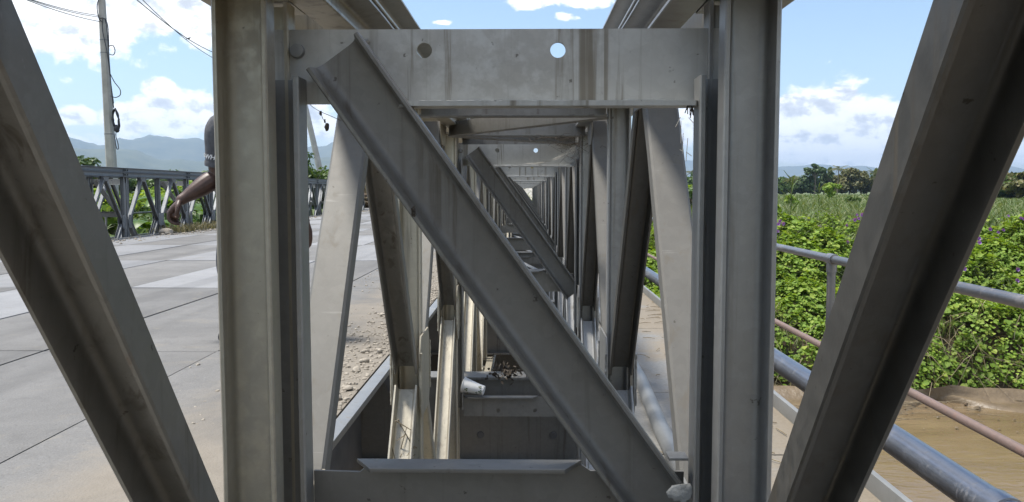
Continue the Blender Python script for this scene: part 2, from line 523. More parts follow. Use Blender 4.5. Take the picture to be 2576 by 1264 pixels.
M['walk'] = walk_mat()
M['shirt'] = simple('charcoal_cotton', (0.075, 0.076, 0.083), (0.12, 0.122, 0.13), 30, 0.95, 0.35, 260, 0.002)
M['trousers'] = simple('dark_trousers', (0.02, 0.022, 0.03), (0.035, 0.037, 0.045), 20, 0.95, 0.3)
M['print'] = simple('white_print', (0.75, 0.75, 0.74), (0.80, 0.80, 0.79), 10, 0.7, 0.0)
M['hair'] = simple('black_hair', (0.008, 0.007, 0.006), (0.02, 0.018, 0.016), 90, 0.9, 0.5)
M['eye'] = simple('eye_white', (0.55, 0.52, 0.48), (0.6, 0.57, 0.53), 10, 0.3, 0.0)
M['paper'] = simple('white_paper', (0.80, 0.79, 0.76), (0.86, 0.85, 0.82), 12, 0.7, 0.1)
M['cup_print'] = simple('green_print', (0.09, 0.12, 0.05), (0.14, 0.17, 0.07), 20, 0.7, 0.0)
M['plastic'] = simple('milky_plastic', (0.22, 0.22, 0.205), (0.30, 0.30, 0.285), 40, 0.4, 0.3)
M['tarp'] = simple('blue_tarp', (0.12, 0.25, 0.50), (0.2, 0.36, 0.62), 2, 0.6, 0.2)


def skin_mat():
    m, t = new_mat('dark_skin')
    geo = t.n('ShaderNodeNewGeometry')
    P = geo.outputs['Position']
    n = t.noise(P, 22, 5, 0.6, 0.3)
    col = t.mix(t.ramp(n, [(.3, 0.), (.7, 1.)]), (0.046, 0.024, 0.017), (0.098, 0.052, 0.036))
    b = t.noise(P, 160, 4, 0.6)
    p = finish(t, col, 0.46, 0.0, b, 0.25, 0.003)
    p.inputs['Subsurface Weight'].default_value = 0.05
    p.inputs['Subsurface Radius'].default_value = (0.01, 0.004, 0.002)
    return m


M['skin'] = skin_mat()
M['nail'] = simple('finger_nail', (0.40, 0.24, 0.18), (0.46, 0.29, 0.22), 30, 0.4, 0.0)


def leaf_mat(name, cols, trans=0.30, rough=0.5):
    """each leaf takes its own tone; some light passes through"""
    m, t = new_mat(name)
    geo = t.n('ShaderNodeNewGeometry')
    rnd = geo.outputs['Random Per Island']
    col = t.ramp(rnd, [(i / (len(cols) - 1), c) for i, c in enumerate(cols)])
    big = t.noise(geo.outputs['Position'], 0.8, 3, 0.5)
    col = t.mix(t.math('MULTIPLY', t.smooth(big, .42, .68), 0.45), col, tuple(c * 0.6 for c in cols[0]))
    p = t.n('ShaderNodeBsdfPrincipled', inp={'Base Color': col, 'Roughness': rough, 'Specular IOR Level': 0.35})
    tr = t.n('ShaderNodeBsdfTranslucent', inp={'Color': t.mix(1.0, col, (1.25, 1.2, 0.5), 'MULTIPLY')})
    mx = t.n('ShaderNodeMixShader', inp={0: trans, 1: p.outputs[0], 2: tr.outputs[0]})
    t.n('ShaderNodeOutputMaterial', inp={'Surface': mx.outputs[0]})
    return m


M['vine'] = leaf_mat('vine_leaf', [(0.16, 0.26, 0.036), (0.205, 0.325, 0.046), (0.255, 0.38, 0.056), (0.35, 0.42, 0.075)], 0.38, 0.6)
M['bush'] = leaf_mat('bush_leaf', [(0.045, 0.090, 0.018), (0.075, 0.135, 0.025), (0.115, 0.175, 0.034)])
M['tree'] = leaf_mat('tree_leaf', [(0.045, 0.085, 0.036), (0.075, 0.13, 0.05), (0.12, 0.17, 0.06)], 0.25)
M['tree_warm'] = leaf_mat('olive_tree_leaf', [(0.065, 0.080, 0.024), (0.115, 0.12, 0.034), (0.18, 0.15, 0.04)], 0.2)
M['grass'] = leaf_mat('tall_grass_blade', [(0.075, 0.125, 0.030), (0.12, 0.175, 0.052), (0.18, 0.22, 0.09), (0.25, 0.26, 0.14)], 0.3)
M['drygrass'] = leaf_mat('dry_grass_blade', [(0.13, 0.12, 0.05), (0.26, 0.22, 0.12), (0.36, 0.31, 0.19)], 0.25)
M['banana'] = leaf_mat('banana_leaf', [(0.080, 0.160, 0.022), (0.12, 0.21, 0.03)], 0.35, 0.4)
M['palm'] = leaf_mat('palm_leaf', [(0.055, 0.080, 0.020), (0.11, 0.12, 0.03), (0.22, 0.17, 0.05)], 0.2)
M['flower'] = leaf_mat('purple_petal', [(0.24, 0.10, 0.42), (0.36, 0.18, 0.58)], 0.3)


def ground_mat():
    m, t = new_mat('ground_cover')
    geo = t.n('ShaderNodeNewGeometry')
    P = geo.outputs['Position']
    n1 = t.noise(P, 0.06, 6, 0.6)
    n2 = t.noise(P, 1.5, 6, 0.65)
    n3 = t.noise(t.mapv(P, (0.02, 0.14, 0.1)), 1.0, 4, 0.6)
    g = t.mix(n2, (0.055, 0.085, 0.028), (0.135, 0.165, 0.060))
    g = t.mix(t.math('MULTIPLY', t.smooth(n3, .45, .65), .5), g, (0.16, 0.17, 0.075))
    g = t.mix(t.math('MULTIPLY', t.smooth(n1, .5, .7), .5), g, (0.045, 0.065, 0.025))
    sz = t.n('ShaderNodeSeparateXYZ', inp={0: P})
    soil = t.mix(n2, (0.035, 0.026, 0.016), (0.105, 0.076, 0.045))
    z = t.math('ADD', sz.outputs[2], t.math('MULTIPLY', t.math('SUBTRACT', n2, .5), 1.2))
    col = t.mix(t.smooth(z, -2.6, -1.7), soil, g)
    finish(t, col, 0.95, 0.0, n2, 0.8, 0.12)
    return m


M['ground'] = ground_mat()


def water_mat():
    m, t = new_mat('muddy_water')
    geo = t.n('ShaderNodeNewGeometry')
    P = geo.outputs['Position']
    n = t.noise(t.mapv(P, (0.25, 0.8, 1)), 1.0, 5, 0.6, 0.8)
    col = t.mix(t.ramp(n, [(.35, 0.), (.65, 1.)]), (0.145, 0.102, 0.056), (0.195, 0.141, 0.080))
    w1 = t.noise(t.mapv(P, (1.1, 3.0, 1)), 1.4, 4, 0.55, 0.6)
    w2 = t.noise(t.mapv(P, (4.0, 8.0, 1)), 1.5, 3, 0.5)
    finish(t, col, 0.12, 0.0, t.math('ADD', w1, t.math('MULTIPLY', w2, .35)), 0.30, 0.05, 0.4)
    return m


M['water'] = water_mat()


def mountain_mat():
    m, t = new_mat('forested_mountain')
    geo = t.n('ShaderNodeNewGeometry')
    n = t.noise(geo.outputs['Position'], 0.006, 8, 0.65)
    col = t.mix(t.ramp(n, [(.3, 0.), (.7, 1.)]), (0.035, 0.055, 0.030), (0.10, 0.11, 0.06))
    finish(t, col, 0.95)
    return m


M['mountain'] = mountain_mat()

# ------------------------------------------------------------------ terrain, river, mountains
Y_BANK = 18.9


def bank_line(x):
    return Y_BANK + 0.9 * np.sin(x * 0.21 + 0.7) + 0.5 * np.sin(x * 0.63) - np.where(x < -8, 3.5, 0.0) * 1.0


def sstep(a, b, x):
    q = np.clip((x - a) / (b - a), 0, 1)
    return q * q * (3 - 2 * q)


def wob(x, y, s):
    return (np.sin(x * s + 1.3) * np.cos(y * s * 1.17 + .4) + .5 * np.sin(x * s * 2.3 + y * s * 1.9) + .25 * np.sin(x * s * 4.7 - y * s * 4.1))


def ground_z(x, y):
    x, y = np.asarray(x, float), np.asarray(y, float)
    top = -0.55 + 0.10 * wob(x, y, 0.35) - 0.15 * sstep(60, 150, y)
    far_bank = .42 * sstep(0.0, 2.2, y - bank_line(x)) + .58 * sstep(0.8, 8.2, y - bank_line(x))
    near_bank = sstep(0.0, 6.0, -26 - y)
    z = -4.9 + (top + 4.9) * np.maximum(far_bank, near_bank)
    # road embankment beyond the end of the bridge
    emb = sstep(38.2, 40.4, y) * sstep(7.0, 3.0, x) * sstep(-20, -15, x) * sstep(400, 300, y)
    return z * (1 - emb) + (-0.03) * emb


def axis(lo, hi, fine_lo, fine_hi, step, grow):
    a = list(np.arange(fine_lo, fine_hi + 1e-6, step))
    s = step
    while a[-1] < hi:
        s *= grow
        a.append(a[-1] + s)
    s = step
    while a[0] > lo:
        s *= grow
        a.insert(0, a[0] - s)
    return np.array(a)


gx = axis(-14000, 14000, -32, 46, 0.55, 1.16)
gy = axis(-2000, 15000, 12, 48, 0.45, 1.13)
GX, GY = np.meshgrid(gx, gy)
V = np.stack([GX, GY, ground_z(GX, GY)], -1).reshape(-1, 3)
nx, ny = len(gx), len(gy)
ii, jj = np.meshgrid(np.arange(nx - 1), np.arange(ny - 1))
k = (jj * nx + ii).ravel()
F = np.stack([k, k + 1, k + nx + 1, k + nx], 1)
tag(np_mesh('ground', V, F, M['ground'], smooth=True), kind='structure')

WZ = -4.1
mb = MB()
mb.add([(-300, -40, WZ), (300, -40, WZ), (300, 27, WZ), (-300, 27, WZ)], [(0, 1, 2, 3)])
tag(mb.build('river', M['water'], fix=False), kind='structure')

# mud bar along the foot of the far bank: a low uneven shelf
xs = np.arange(-4, 40, 0.3)
ts = np.linspace(0, 1, 13)
XX, TT = np.meshgrid(xs, ts)
ystart = bank_line(XX) - 0.6 - 0.5 * sstep(5, 16, XX) + .8 * np.sin(XX * .8) + .4 * np.sin(XX * 2.1)
YY = ystart + TT * (bank_line(XX) + 0.35 - ystart)
ZZ = WZ - 0.05 + 0.13 * sstep(0, .45, TT) + .05 * wob(XX, YY, 1.9) * sstep(0, .2, TT) + 0.25 * sstep(.7, 1, TT)
n1_, n2_ = len(xs), len(ts)
ii, jj = np.meshgrid(np.arange(n1_ - 1), np.arange(n2_ - 1))
k = (jj * n1_ + ii).ravel()
tag(np_mesh('mud_bar', np.stack([XX, YY, ZZ], -1).reshape(-1, 3), np.stack([k, k + 1, k + n1_ + 1, k + n1_], 1), M['mud'], smooth=True), kind='structure')


def mountains(name, dist, az0, az1, prof, depth, seed):
    """a ridge with spurs: prof(a) gives the crest height at azimuth a"""
    na, nr = 220, 26
    A = np.linspace(az0, az1, na)
    Rr = np.linspace(0, 1, nr)
    AA, RR = np.meshgrid(A, Rr)
    d = dist + (RR - 0.5) * depth
    crest = np.array([prof(a) for a in A])[None, :]
    ph = seed * 1.7
    spur = 0.5 + 0.5 * np.sin(AA * 46 + ph + 2.5 * np.sin(AA * 17 + RR * 3)) * np.cos(AA * 23 - ph)
    shape = np.sin(np.pi * np.clip(RR, 0, 1)) ** (0.8 + 0.8 * spur)
    z = -2 + crest * shape * (1 + 0.0 * RR)
    V = np.stack([d * np.sin(AA), d * np.cos(AA), z], -1).reshape(-1, 3)
    ii, jj = np.meshgrid(np.arange(na - 1), np.arange(nr - 1))
    k = (jj * na + ii).ravel()
    o = np_mesh(name, V, np.stack([k, k + 1, k + na + 1, k + na], 1), M['mountain'], smooth=True)
    return tag(o, kind='structure')


def fb(a, s, seed):
    return sum(mnoise.noise(Vector((a * s * 2 ** i, seed, 0))) * .5 ** i for i in range(5))


mountains('mountain_range', 8200, -0.95, -0.02,
          lambda a: max(30, (470 + 110 * fb(a, 16, 3.1)) * min(1, max(.55, 1.0 - .45 * (a + .42)))), 2600, 1)
mountains('mountain_range', 5600, -1.0, 0.02,
          lambda a: max(20, (215 + 90 * fb(a, 9, 8.4)) * min(1, max(.5, 1.0 - .6 * (a + .40)))), 2000, 2)
mountains('mountain_range', 11500, 0.02, 0.75, lambda a: max(30, (380 + 140 * fb(a, 9, 5.2)) * (1.05 - 1.1 * abs(a - .17))), 3000, 3)

# the air: pale haze that fades the mountains
mb = MB()
mb.box(-14500, 14500, -2500, 15500, -8, 640)
hz = mb.build('haze', None)
hz.data.materials.clear()
hm = bpy.data.materials.new('haze_air')
hm.use_nodes = True
t = NT(hm.node_tree)
pv = t.n('ShaderNodeVolumePrincipled', inp={'Color': (0.56, 0.75, 1.0, 1), 'Density': 0.000105, 'Anisotropy': 0.2})
t.n('ShaderNodeOutputMaterial', inp={'Volume': pv.outputs[0]})
hz.data.materials.append(hm)
tag(hz, kind='stuff')

# ------------------------------------------------------------------ the bridge
PL = 3.048
J0 = 1.22
NPAN = 13
XL, XR = -0.392, 0.305
XF = -8.05                     # inner plane of the truss across the road
ZC0, ZC1, ZC2 = 0.28 + H, 0.37 + H, 0.46 + H       # chord underside, joint, top
ZB1, ZB0 = -1.50 + H, -1.60 + H
ZM = -0.61 + H


def chan_prof(w, d, tw=0.007, tf=0.009, r=0.008, rb=0.004, ns=4):
    """rolled channel: u across (width w), v in the open direction (depth d)"""
    h = w / 2
    right = [(h, rb), (h, d - 0.002), (h - 0.002, d), (h - tf * 0.62, d), (h - tf * 0.72, d - 0.002)]
    cx, cy = h - tf - r, tw + r
    right += [(cx + r * math.cos(a), cy - r * math.sin(a)) for a in [math.pi / 2 * i / ns for i in range(ns + 1)]]
    out = [(h - rb, 0)] + right
    left = [(-x, y) for x, y in reversed(out)]
    return out + left


def chan(mb, p0, p1, u, v, w, d, **kw):
    p0, p1 = Vector(p0), Vector(p1)
    a = p1 - p0
    u, v = Vector(u), Vector(v)
    prof = chan_prof(w, d, **kw)
    L = a.length
    a.normalize()
    n, m = len(prof), max(2, int(L / 0.11))
    ph = random.uniform(0, 50)
    vs = []
    for i in range(m + 1):
        s = L * i / m
        e = 0 if i in (0, m) else 1
        bend = .0012 * e * mnoise.noise(Vector((s * 1.7, ph, 0)))
        for j, (x, y) in enumerate(prof):
            dent = e * .0009 * mnoise.noise(Vector((s * 9, ph + j * .13, 3))) * min(1, y / d)
            vs.append(p0 + a * s + u * (x + bend + (dent if x > 0 else -dent)) + v * (y + dent))
    fs = []
    for i in range(m):
        for j in range(n):
            fs.append((i * n + j, i * n + (j + 1) % n, (i + 1) * n + (j + 1) % n, (i + 1) * n + j))
    fs += [tuple(range(n - 1, -1, -1)), tuple(range(m * n, m * n + n))]
    return mb.add(vs, fs)


# one panel's members, in panel coordinates (x about the truss plane, y from its near joint, z world)
WD = 0.074


def member_meshes(mat, dark, pale, shift=-0.040):
    mm = {}

    def chord(z0, z1):
        mb = MB()
        hh = z1 - z0 - 0.002
        for s in (1, -1):
            chan(mb, (s * 0.036, 0.006, (z0 + z1) / 2), (s * 0.036, PL - 0.006, (z0 + z1) / 2), (0, 0, 1), (s, 0, 0), hh, 0.056, tw=0.007, tf=0.011, r=0.008)
        for y in (0.09, PL / 2, PL - 0.09):
            mb.box(-0.034, 0.034, y - 0.05, y + 0.05, z0 + 0.004, z0 + 0.012)
        return mb.mesh('top_chord', mat)
    mm['lower_chord'] = chord(ZC0, ZC1)
    mm['upper_chord'] = chord(ZC1 + 0.003, ZC2)
    mm['bottom_chord'] = chord(ZB0, ZB1)

    for nm_, rows in (('joint', ((ZC0 + .012, ZC1 - .012), (ZC1 + .014, ZC2 - .012))), ('jointb', ((ZB0 + .012, ZB1 - .012),))):
        mb = MB()
        for z0_, z1_ in rows:
            for s_ in (-1, 1):
                mb.box(s_ * .044 - .007, s_ * .044 + .007, -.085, .085, z0_, z1_)
                mb.tube([(s_ * .050, -.045, (z0_ + z1_) / 2), (s_ * .085, -.045, (z0_ + z1_) / 2)], .017, 10)
                mb.tube([(s_ * .050, .045, (z0_ + z1_) / 2), (s_ * .085, .045, (z0_ + z1_) / 2)], .017, 10)
        mm[nm_] = mb.mesh('joint_lug', mat, 0.002)

    def post(y, w=0.0755, flip=1):
        mb = MB()
        chan(mb, (0, y, ZB1 + 0.001), (0, y, ZC0 - 0.001), (1, 0, 0), (0, -flip, 0), w, 0.042, tw=0.008, tf=0.0105, r=0.012, rb=0.005)
        return mb.mesh('post', mat)
    mm['near_post'] = post(0.06 + 0.005)      # second post of the joint, first of this panel
    mm['end_post'] = post(PL - 0.04)
    mm['mid_post'] = post(PL / 2 + 0.05, 0.076)

    def diag(p, q, inward, mat=mat):
        p, q = Vector(p), Vector(q)
        a = (q - p).normalized()
        n = Vector((0, -a.z, a.y))
        if n.z * inward < 0:
            n = -n
        mb = MB()
        off = -n * 0.022
        chan(mb, p + off, q + off, (1, 0, 0), n, WD, 0.044, tw=0.007, tf=0.0095, r=0.010, rb=0.005)
        return mb.mesh('diagonal', mat)
    for half in (0, 1):
        b = half * PL / 2
        for up in (1, 0):
            z1 = (ZC0 - 0.004) if up else (ZB1 + 0.004)
            zm = ZM + (0.0 if up else 0.0)
            inw = -1 if up else 1
            sa, sb = ((0.04, 0.03), (0.0, shift))[half]
            mm['d%d%da' % (half, up)] = diag((0, b + 0.115 + sa, zm + (.03 if up else -.03)), (0, b + 0.742 + sa * .5, z1), inw, pale if up else mat)
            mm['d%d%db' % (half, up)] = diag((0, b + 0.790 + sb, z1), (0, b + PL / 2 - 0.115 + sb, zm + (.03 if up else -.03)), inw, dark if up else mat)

    def plate(y, hw, hz, z=ZM, cut=0.05):
        mb = MB()
        pr = [(y - hw, z - hz + cut), (y - hw + cut * .55, z - hz), (y + hw - cut * .55, z - hz), (y + hw, z - hz + cut), (y + hw, z + hz - cut), (y + hw - cut * .55, z + hz), (y - hw + cut * .55, z + hz), (y - hw, z + hz - cut)]
        for x in (-0.0475, 0.0425):
            mb.prism(pr, (x, 0, 0), (0, 1, 0), (0, 0, 1), (1, 0, 0), 0.005)
        bd = MB()
        for x in (-0.0485, 0.0485):
            for yy in (y - hw + .002, y + hw - .002):
                q_ = [(x + random.uniform(-.0008, .0008), yy + random.uniform(-.001, .001), z - hz + cut + k_ * (2 * hz - 2 * cut) / 24) for k_ in range(25)]
                bd.tube(q_, [random.uniform(.003, .0048) for _ in q_], 5)
        k0_ = len(mb.v)
        mb.add(bd.v, bd.f)
        return mb.mesh('gusset_plate', mat, 0)
    mm['mid_gusset'] = plate(PL / 2 + 0.03, 0.125, 0.135)
    mm['near_gusset'] = plate(0.125, 0.065, 0.135)
    mm['end_gusset'] = plate(PL - 0.125, 0.065, 0.135)

    def apex(y, z, s):
        mb = MB()
        pr = [(y - 0.12, z), (y + 0.12, z), (y + 0.075, z - s * 0.085), (y - 0.075, z - s * 0.085)]
        for x in (-0.0425, 0.0375):
            mb.prism(pr, (x, 0, 0), (0, 1, 0), (0, 0, 1), (1, 0, 0), 0.005)
        return mb.mesh('apex_plate', mat, 0.001)
    for h_ in (0, 1):
        mm['apex_t%d' % h_] = apex(h_ * PL / 2 + PL / 4, ZC0 - 0.002, 1)
        mm['apex_b%d' % h_] = apex(h_ * PL / 2 + PL / 4, ZB1 + 0.002, -1)
    return mm


NAMES = {'lower_chord': 'top_chord', 'upper_chord': 'chord_reinforcement', 'bottom_chord': 'bottom_chord',
         'near_post': 'post', 'end_post': 'post', 'mid_post': 'post', 'joint': 'joint_lug', 'jointb': 'joint_lug', 'mid_gusset': 'gusset_plate', 'near_gusset': 'gusset_plate', 'end_gusset': 'gusset_plate'}


def truss(x, label, k0, k1, meshes, skip=()):
    root = empty('bridge_truss', (x, J0 + k0 * PL, 0), label, 'bridge truss', 'parallel bridge trusses')
    for k in range(k0, k1):
        for key, me in meshes.items():
            if key in skip:
                continue
            nm = NAMES.get(key) or ('apex_plate' if key.startswith('apex') else 'diagonal')
            link_mesh(nm, me, root, (0, (k - k0) * PL, 0))
    return root


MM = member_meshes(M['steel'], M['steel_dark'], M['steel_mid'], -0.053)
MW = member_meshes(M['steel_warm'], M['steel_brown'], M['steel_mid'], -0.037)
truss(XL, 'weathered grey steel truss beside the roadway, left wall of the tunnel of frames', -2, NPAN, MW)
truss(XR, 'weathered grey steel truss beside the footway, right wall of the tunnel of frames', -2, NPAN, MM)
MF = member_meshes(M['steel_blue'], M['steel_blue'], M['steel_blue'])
low = ()
t_in = truss(XF, 'blue grey steel truss across the road, its open side facing the traffic', 0, NPAN, MF, low)
t_out = truss(XF - 0.69, 'blue grey steel truss across the road, partner behind the one at the road edge', 0, NPAN, MF, low)


# bracing frames at the joints, between the two trusses
def bracing_frame(xl, xr, mat, matd):
    root = empty('bracing_frame', (0, 0, 0))
    w0, w1 = xl + 0.046, xr - 0.046
    # top plate with two round holes and a chamfered lower flange
    bm = bmesh.new()
    z0, z1 = 0.130 + H, 0.240 + H
    segs = 24
    hx = [-0.153, 0.046]
    hzc, hr = 0.209 + H, 0.0115
    mb = MB()

    def holed(mb, x0, x1, za, zb, y0, y1, holes, r):
        """plate with round holes: split into cells, each hole cell is a ring"""
        cuts = [x0]
        for cx, cz in holes:
            cuts += [cx - 2.2 * r, cx + 2.2 * r]
        cuts.append(x1)
        for i in range(len(cuts) - 1):
            a, b = cuts[i], cuts[i + 1]
            if i % 2 == 0:
                for y, fl in ((y0, 0), (y1, 1)):
                    q = [(a, y, za), (b, y, za), (b, y, zb), (a, y, zb)]
                    mb.add(q, [(3, 2, 1, 0) if fl else (0, 1, 2, 3)])
            else:
                cx, cz = holes[i // 2]
                ring, rim = [], []
                for j in range(segs):
                    an = 2 * math.pi * (j + .5) / segs
                    c, s = math.cos(an), math.sin(an)
                    ring.append((cx + r * c, cz + r * s))
                    tt = min(((b - cx) / abs(c)) if abs(c) > 1e-6 else 9, ((zb - cz) if s > 0 else (cz - za)) / abs(s) if abs(s) > 1e-6 else 9)
                    rim.append((cx + tt * c, cz + tt * s))
                for y, fl in ((y0, 0), (y1, 1)):
                    vs = [(p[0], y, p[1]) for p in ring] + [(p[0], y, p[1]) for p in rim]
                    vs += [(a, y, za), (b, y, za), (b, y, zb), (a, y, zb)]
                    fs = [(j, (j + 1) % segs, segs + (j + 1) % segs, segs + j) for j in range(segs)]
                    for j in range(segs):     # corners
                        p, q = rim[j], rim[(j + 1) % segs]
                        if abs(p[0] - q[0]) > 1e-6 and abs(p[1] - q[1]) > 1e-6:
                            cxn = a if min(p[0], q[0]) <= a + 1e-6 else b
                            czn = za if min(p[1], q[1]) <= za + 1e-6 else zb
                            kk = 2 * segs + {(a, za): 0, (b, za): 1, (b, zb): 2, (a, zb): 3}[(cxn, czn)]
                            fs.append((segs + j, segs + (j + 1) % segs, kk))
                    mb.add(vs, fs)
                vs = [(p[0], y0, p[1]) for p in ring] + [(p[0], y1, p[1]) for p in ring]
                mb.add(vs, [(j, (j + 1) % segs, segs + (j + 1) % segs, segs + j) for j in range(segs)])
        # rim faces
        mb.add([(x0, y0, za), (x1, y0, za), (x1, y1, za), (x0, y1, za)], [(0, 1, 2, 3)])
        mb.add([(x0, y0, zb), (x1, y0, zb), (x1, y1, zb), (x0, y1, zb)], [(0, 1, 2, 3)])
        for x in (x0, x1):
            mb.add([(x, y0, za), (x, y1, za), (x, y1, zb), (x, y0, zb)], [(0, 1, 2, 3)])
    holed(mb, xl + 0.0, xr - 0.0, z0, z1, 0.030, 0.036, [(hx[0], hzc), (hx[1], hzc)], hr)
    mb.prism([(-0.172, -0.012), (-0.200, 0.029), (0.272, 0.029), (0.243, -0.012)], (0, 0, z0 - 0.007), (1, 0, 0), (0, 1, 0), (0, 0, 1), 0.0075)
    tp = mb.build('top_plate', M['plate'], root, angle=25)
    for bx in (xl + 0.050,):
        b = MB()
        b.tube([(bx, 0.020, 0.208 + H), (bx, 0.0295, 0.208 + H)], [0.0100, 0.0112], 12)
        b.build('bolt', mat, tp, 0.001)
    def bead(pts, par):
        q = []
        for i in range(len(pts) - 1):
            a_, b_ = Vector(pts[i]), Vector(pts[i + 1])
            k_ = max(2, int((b_ - a_).length / .006))
            for j in range(k_):
                q.append(a_.lerp(b_, j / k_) + Vector((random.uniform(-.0006, .0006), 0, random.uniform(-.0006, .0006))))
        q.append(Vector(pts[-1]))
        MB().tube(q, [random.uniform(.0030, .0044) for _ in q], 6).build('weld_bead', M['plate'], par)
    bead([(-0.300, .0285, z0 + .035), (-0.235, .0285, z0 + .094)], tp)
    bead([(-0.172, .0285, z0 + .0015), (0.25, .0285, z0 + .0015)], tp)
    # legs: channels open towards the near end, rounded heads
    for s, x in ((1, xl + 0.024), (-1, xr - 0.019)):
        mb = MB()
        chan(mb, (x, 0.029, -1.14 + H), (x, 0.029, 0.165 + H), (1, 0, 0), (0, -1, 0), 0.078, 0.049, tw=0.006, tf=0.0125, r=0.008)
        mb.build('leg', mat, root)
    # bottom plate, flange on top, chamfered both ends
    mb = MB()
    zt = -0.418 + H
    pr = [(xl + 0.064, zt - 0.012), (xl + 0.135, zt - 0.014), (xl + 0.150, zt - 0.001), (0.085, zt - 0.001), (0.098, zt - 0.010), (xr - 0.064, zt - 0.010), (xr - 0.064, zt - 0.105), (xl + 0.064, zt - 0.105)]
    mb.prism(pr, (0, 0.0245, 0), (1, 0, 0), (0, 0, 1), (0, 1, 0), 0.006)
    mb.prism([(-0.262, 0.029), (0.085, 0.029), (0.057, -0.018), (-0.233, -0.018)], (0, 0, zt), (1, 0, 0), (0, 1, 0), (0, 0, 1), 0.006)
    mb.build('bottom_plate', matd, root, 0.0008)
    # second lower plate above the cross girder
    mb = MB()
    zl = -1.073 + H
    holed(mb, xl + 0.064, xr - 0.064, zl - 0.105, zl - 0.001, -0.002, 0.004, [(-0.148, zl - 0.073), (0.045, zl - 0.073)], 0.0105)
    mb.prism([(-0.335, 0.0), (0.060, 0.0), (0.030, -0.044), (-0.305, -0.044)], (0, 0, zl), (1, 0, 0), (0, 1, 0), (0, 0, 1), 0.006)
    mb.build('lower_plate', matd, root, angle=25)
    # broad diagonal channel laid over the frame
    p, q = Vector((-0.281, 0.0, 0.2015 + H)), Vector((0.2450, 0.0, -0.5336 + H))
    a = (q - p).normalized()
    u = Vector((a.z, 0, -a.x))
    mb = MB()
    chan(mb, p, q, u, (0, -1, 0), 0.093, 0.040, tw=0.006, tf=0.010, r=0.016, rb=0.005, ns=5)
    dg = mb.build('diagonal_brace', matd, root)
    dg.location = (0, 0.0235, 0)
    return root


ORD = ['first', 'second', 'third', 'fourth', 'fifth', 'sixth', 'seventh', 'eighth']
FR_LABELS = ['nearest bracing frame, stained top plate with two round holes crossed by a broad diagonal channel',
             'second bracing frame down the tunnel, paper cup lying on its lower plate',
             'third bracing frame down the tunnel, its diagonal just behind the second one']
f0 = bracing_frame(XL, XR, M['steel'], M['steel_dust'])
for k in range(0, NPAN):
    f = f0 if k == 0 else copy_tree(f0)
    f.location = (0, J0 + k * PL - 0.0, 0)
    tag(f, FR_LABELS[k] if k < 3 else ('%s bracing frame down the tunnel, counted from the camera' % ORD[k] if k < 7 else 'distant bracing frame deep in the tunnel, one of the row shrinking to the far end'), 'bracing frame', 'bracing frames between the two near trusses')
ff = None
for k in range(1, NPAN):
    f = copy_tree(f0)
    f.location = (XF - 0.69 - XL, J0 + k * PL, 0)
    tag(f, 'bracing frame inside the truss pair across the road', 'bracing frame', 'bracing frames across the road')

# flat zigzag bracing under the top chords in the nearest bay
lb = empty('lateral_bracing', (0, 2.7, 0), 'zigzag of flat bars under the top chords behind nearest frame, dry grass caught on it', 'bracing')


def flat_bar(x0, y0, x1, y1, name, z0=0.240, z1=0.296):
    mb = MB()
    a = Vector((x1 - x0, y1 - y0, 0))
    L = a.length
    a.normalize()
    s = Vector((-a.y, a.x, 0))
    mb.prism([(-0.05, z0 + H), (0.004, z0 + H), (0.004, z1 + H), (-0.004, z1 + H), (-0.004, z0 + H + .007), (-0.05, z0 + H + .007)], (x0, y0 - 2.7, 0), s, (0, 0, 1), a, L)
    mb.build(name, M['steel_dust'], lb, 0.001)


for y, c in ((2.70, 0), (3.66, 0.001), (4.42, 0.002)):
    flat_bar(XL + 0.05, y, XR - 0.05, y, 'cross_bar', 0.236 + c)
flat_bar(XR - 0.06, 2.74, XL + 0.06, 3.60, 'zigzag_bar', 0.2385)
flat_bar(XL + 0.06, 3.72, XR - 0.06, 4.36, 'zigzag_bar', 0.2385)

# cross girders under the deck, resting on the bottom chords
tb = empty('cross_girder', (0, 0, 0))
mb = MB()
xa, xb = XF - 0.95, 1.95
mb.box(xa, 0.42, -0.075, 0.075, -1.015 + H, -1.000 + H)
mb.box(xa, 0.42, -0.006, 0.006, -1.470 + H, -1.015 + H)
mb.box(xa, 0.42, -0.075, 0.075, -1.485 + H, -1.470 + H)
mb.build('beam', M['steel_dust'], tb, 0.002)
mb = MB()
mb.box(0.42, xb, -0.05, 0.05, -1.72 + H, -1.585 + H)
mb.build('footway_bracket', M['steel_dust'], tb, 0.004)
for hx in (-0.252, 0.148):
    b = MB()
    b.tube([(hx, -0.012, -1.335 + H), (hx, -0.0062, -1.335 + H)], [0.019, 0.020], 14)
    b.build('bolt', M['under'], tb, 0.001)
GL = ['deep steel cross girder under the deck just beyond the paper cup', 'deep steel cross girder under the deck with bolts on its web, beyond the littered one']
for i, k in enumerate(range(0, NPAN)):
    c = tb if i == 0 else copy_tree(tb)
    c.location = (0, J0 + k * PL + 0.20, 0)
    tag(c, {1: GL[0], 2: GL[1]}.get(k, 'steel cross girder under the bridge deck, farther along or hidden at the near end'), 'girder', 'cross girders under the deck')

# plan braces between the girders below the tunnel
pb = empty('sway_brace', (0, J0 + 3 * PL + .2, 0), 'pale flat sway brace slanting between cross girders low in the tunnel', 'brace', 'sway braces low in the tunnel')
mb = MB()
a = Vector((0.55, -PL, 0))
mb.prism([(-0.035, 0), (0.035, 0), (0.035, 0.008), (-0.035, 0.008)], (-0.32, PL, -1.06 + H), Vector((PL, .55, 0)).normalized(), (0, 0, 1), a.normalized(), a.length)
mb.build('bar', M['steel'], pb)
for k in (1, 2, 4, 5, 6, 7):
    c = copy_tree(pb)
    c.location.y = J0 + k * PL + .2

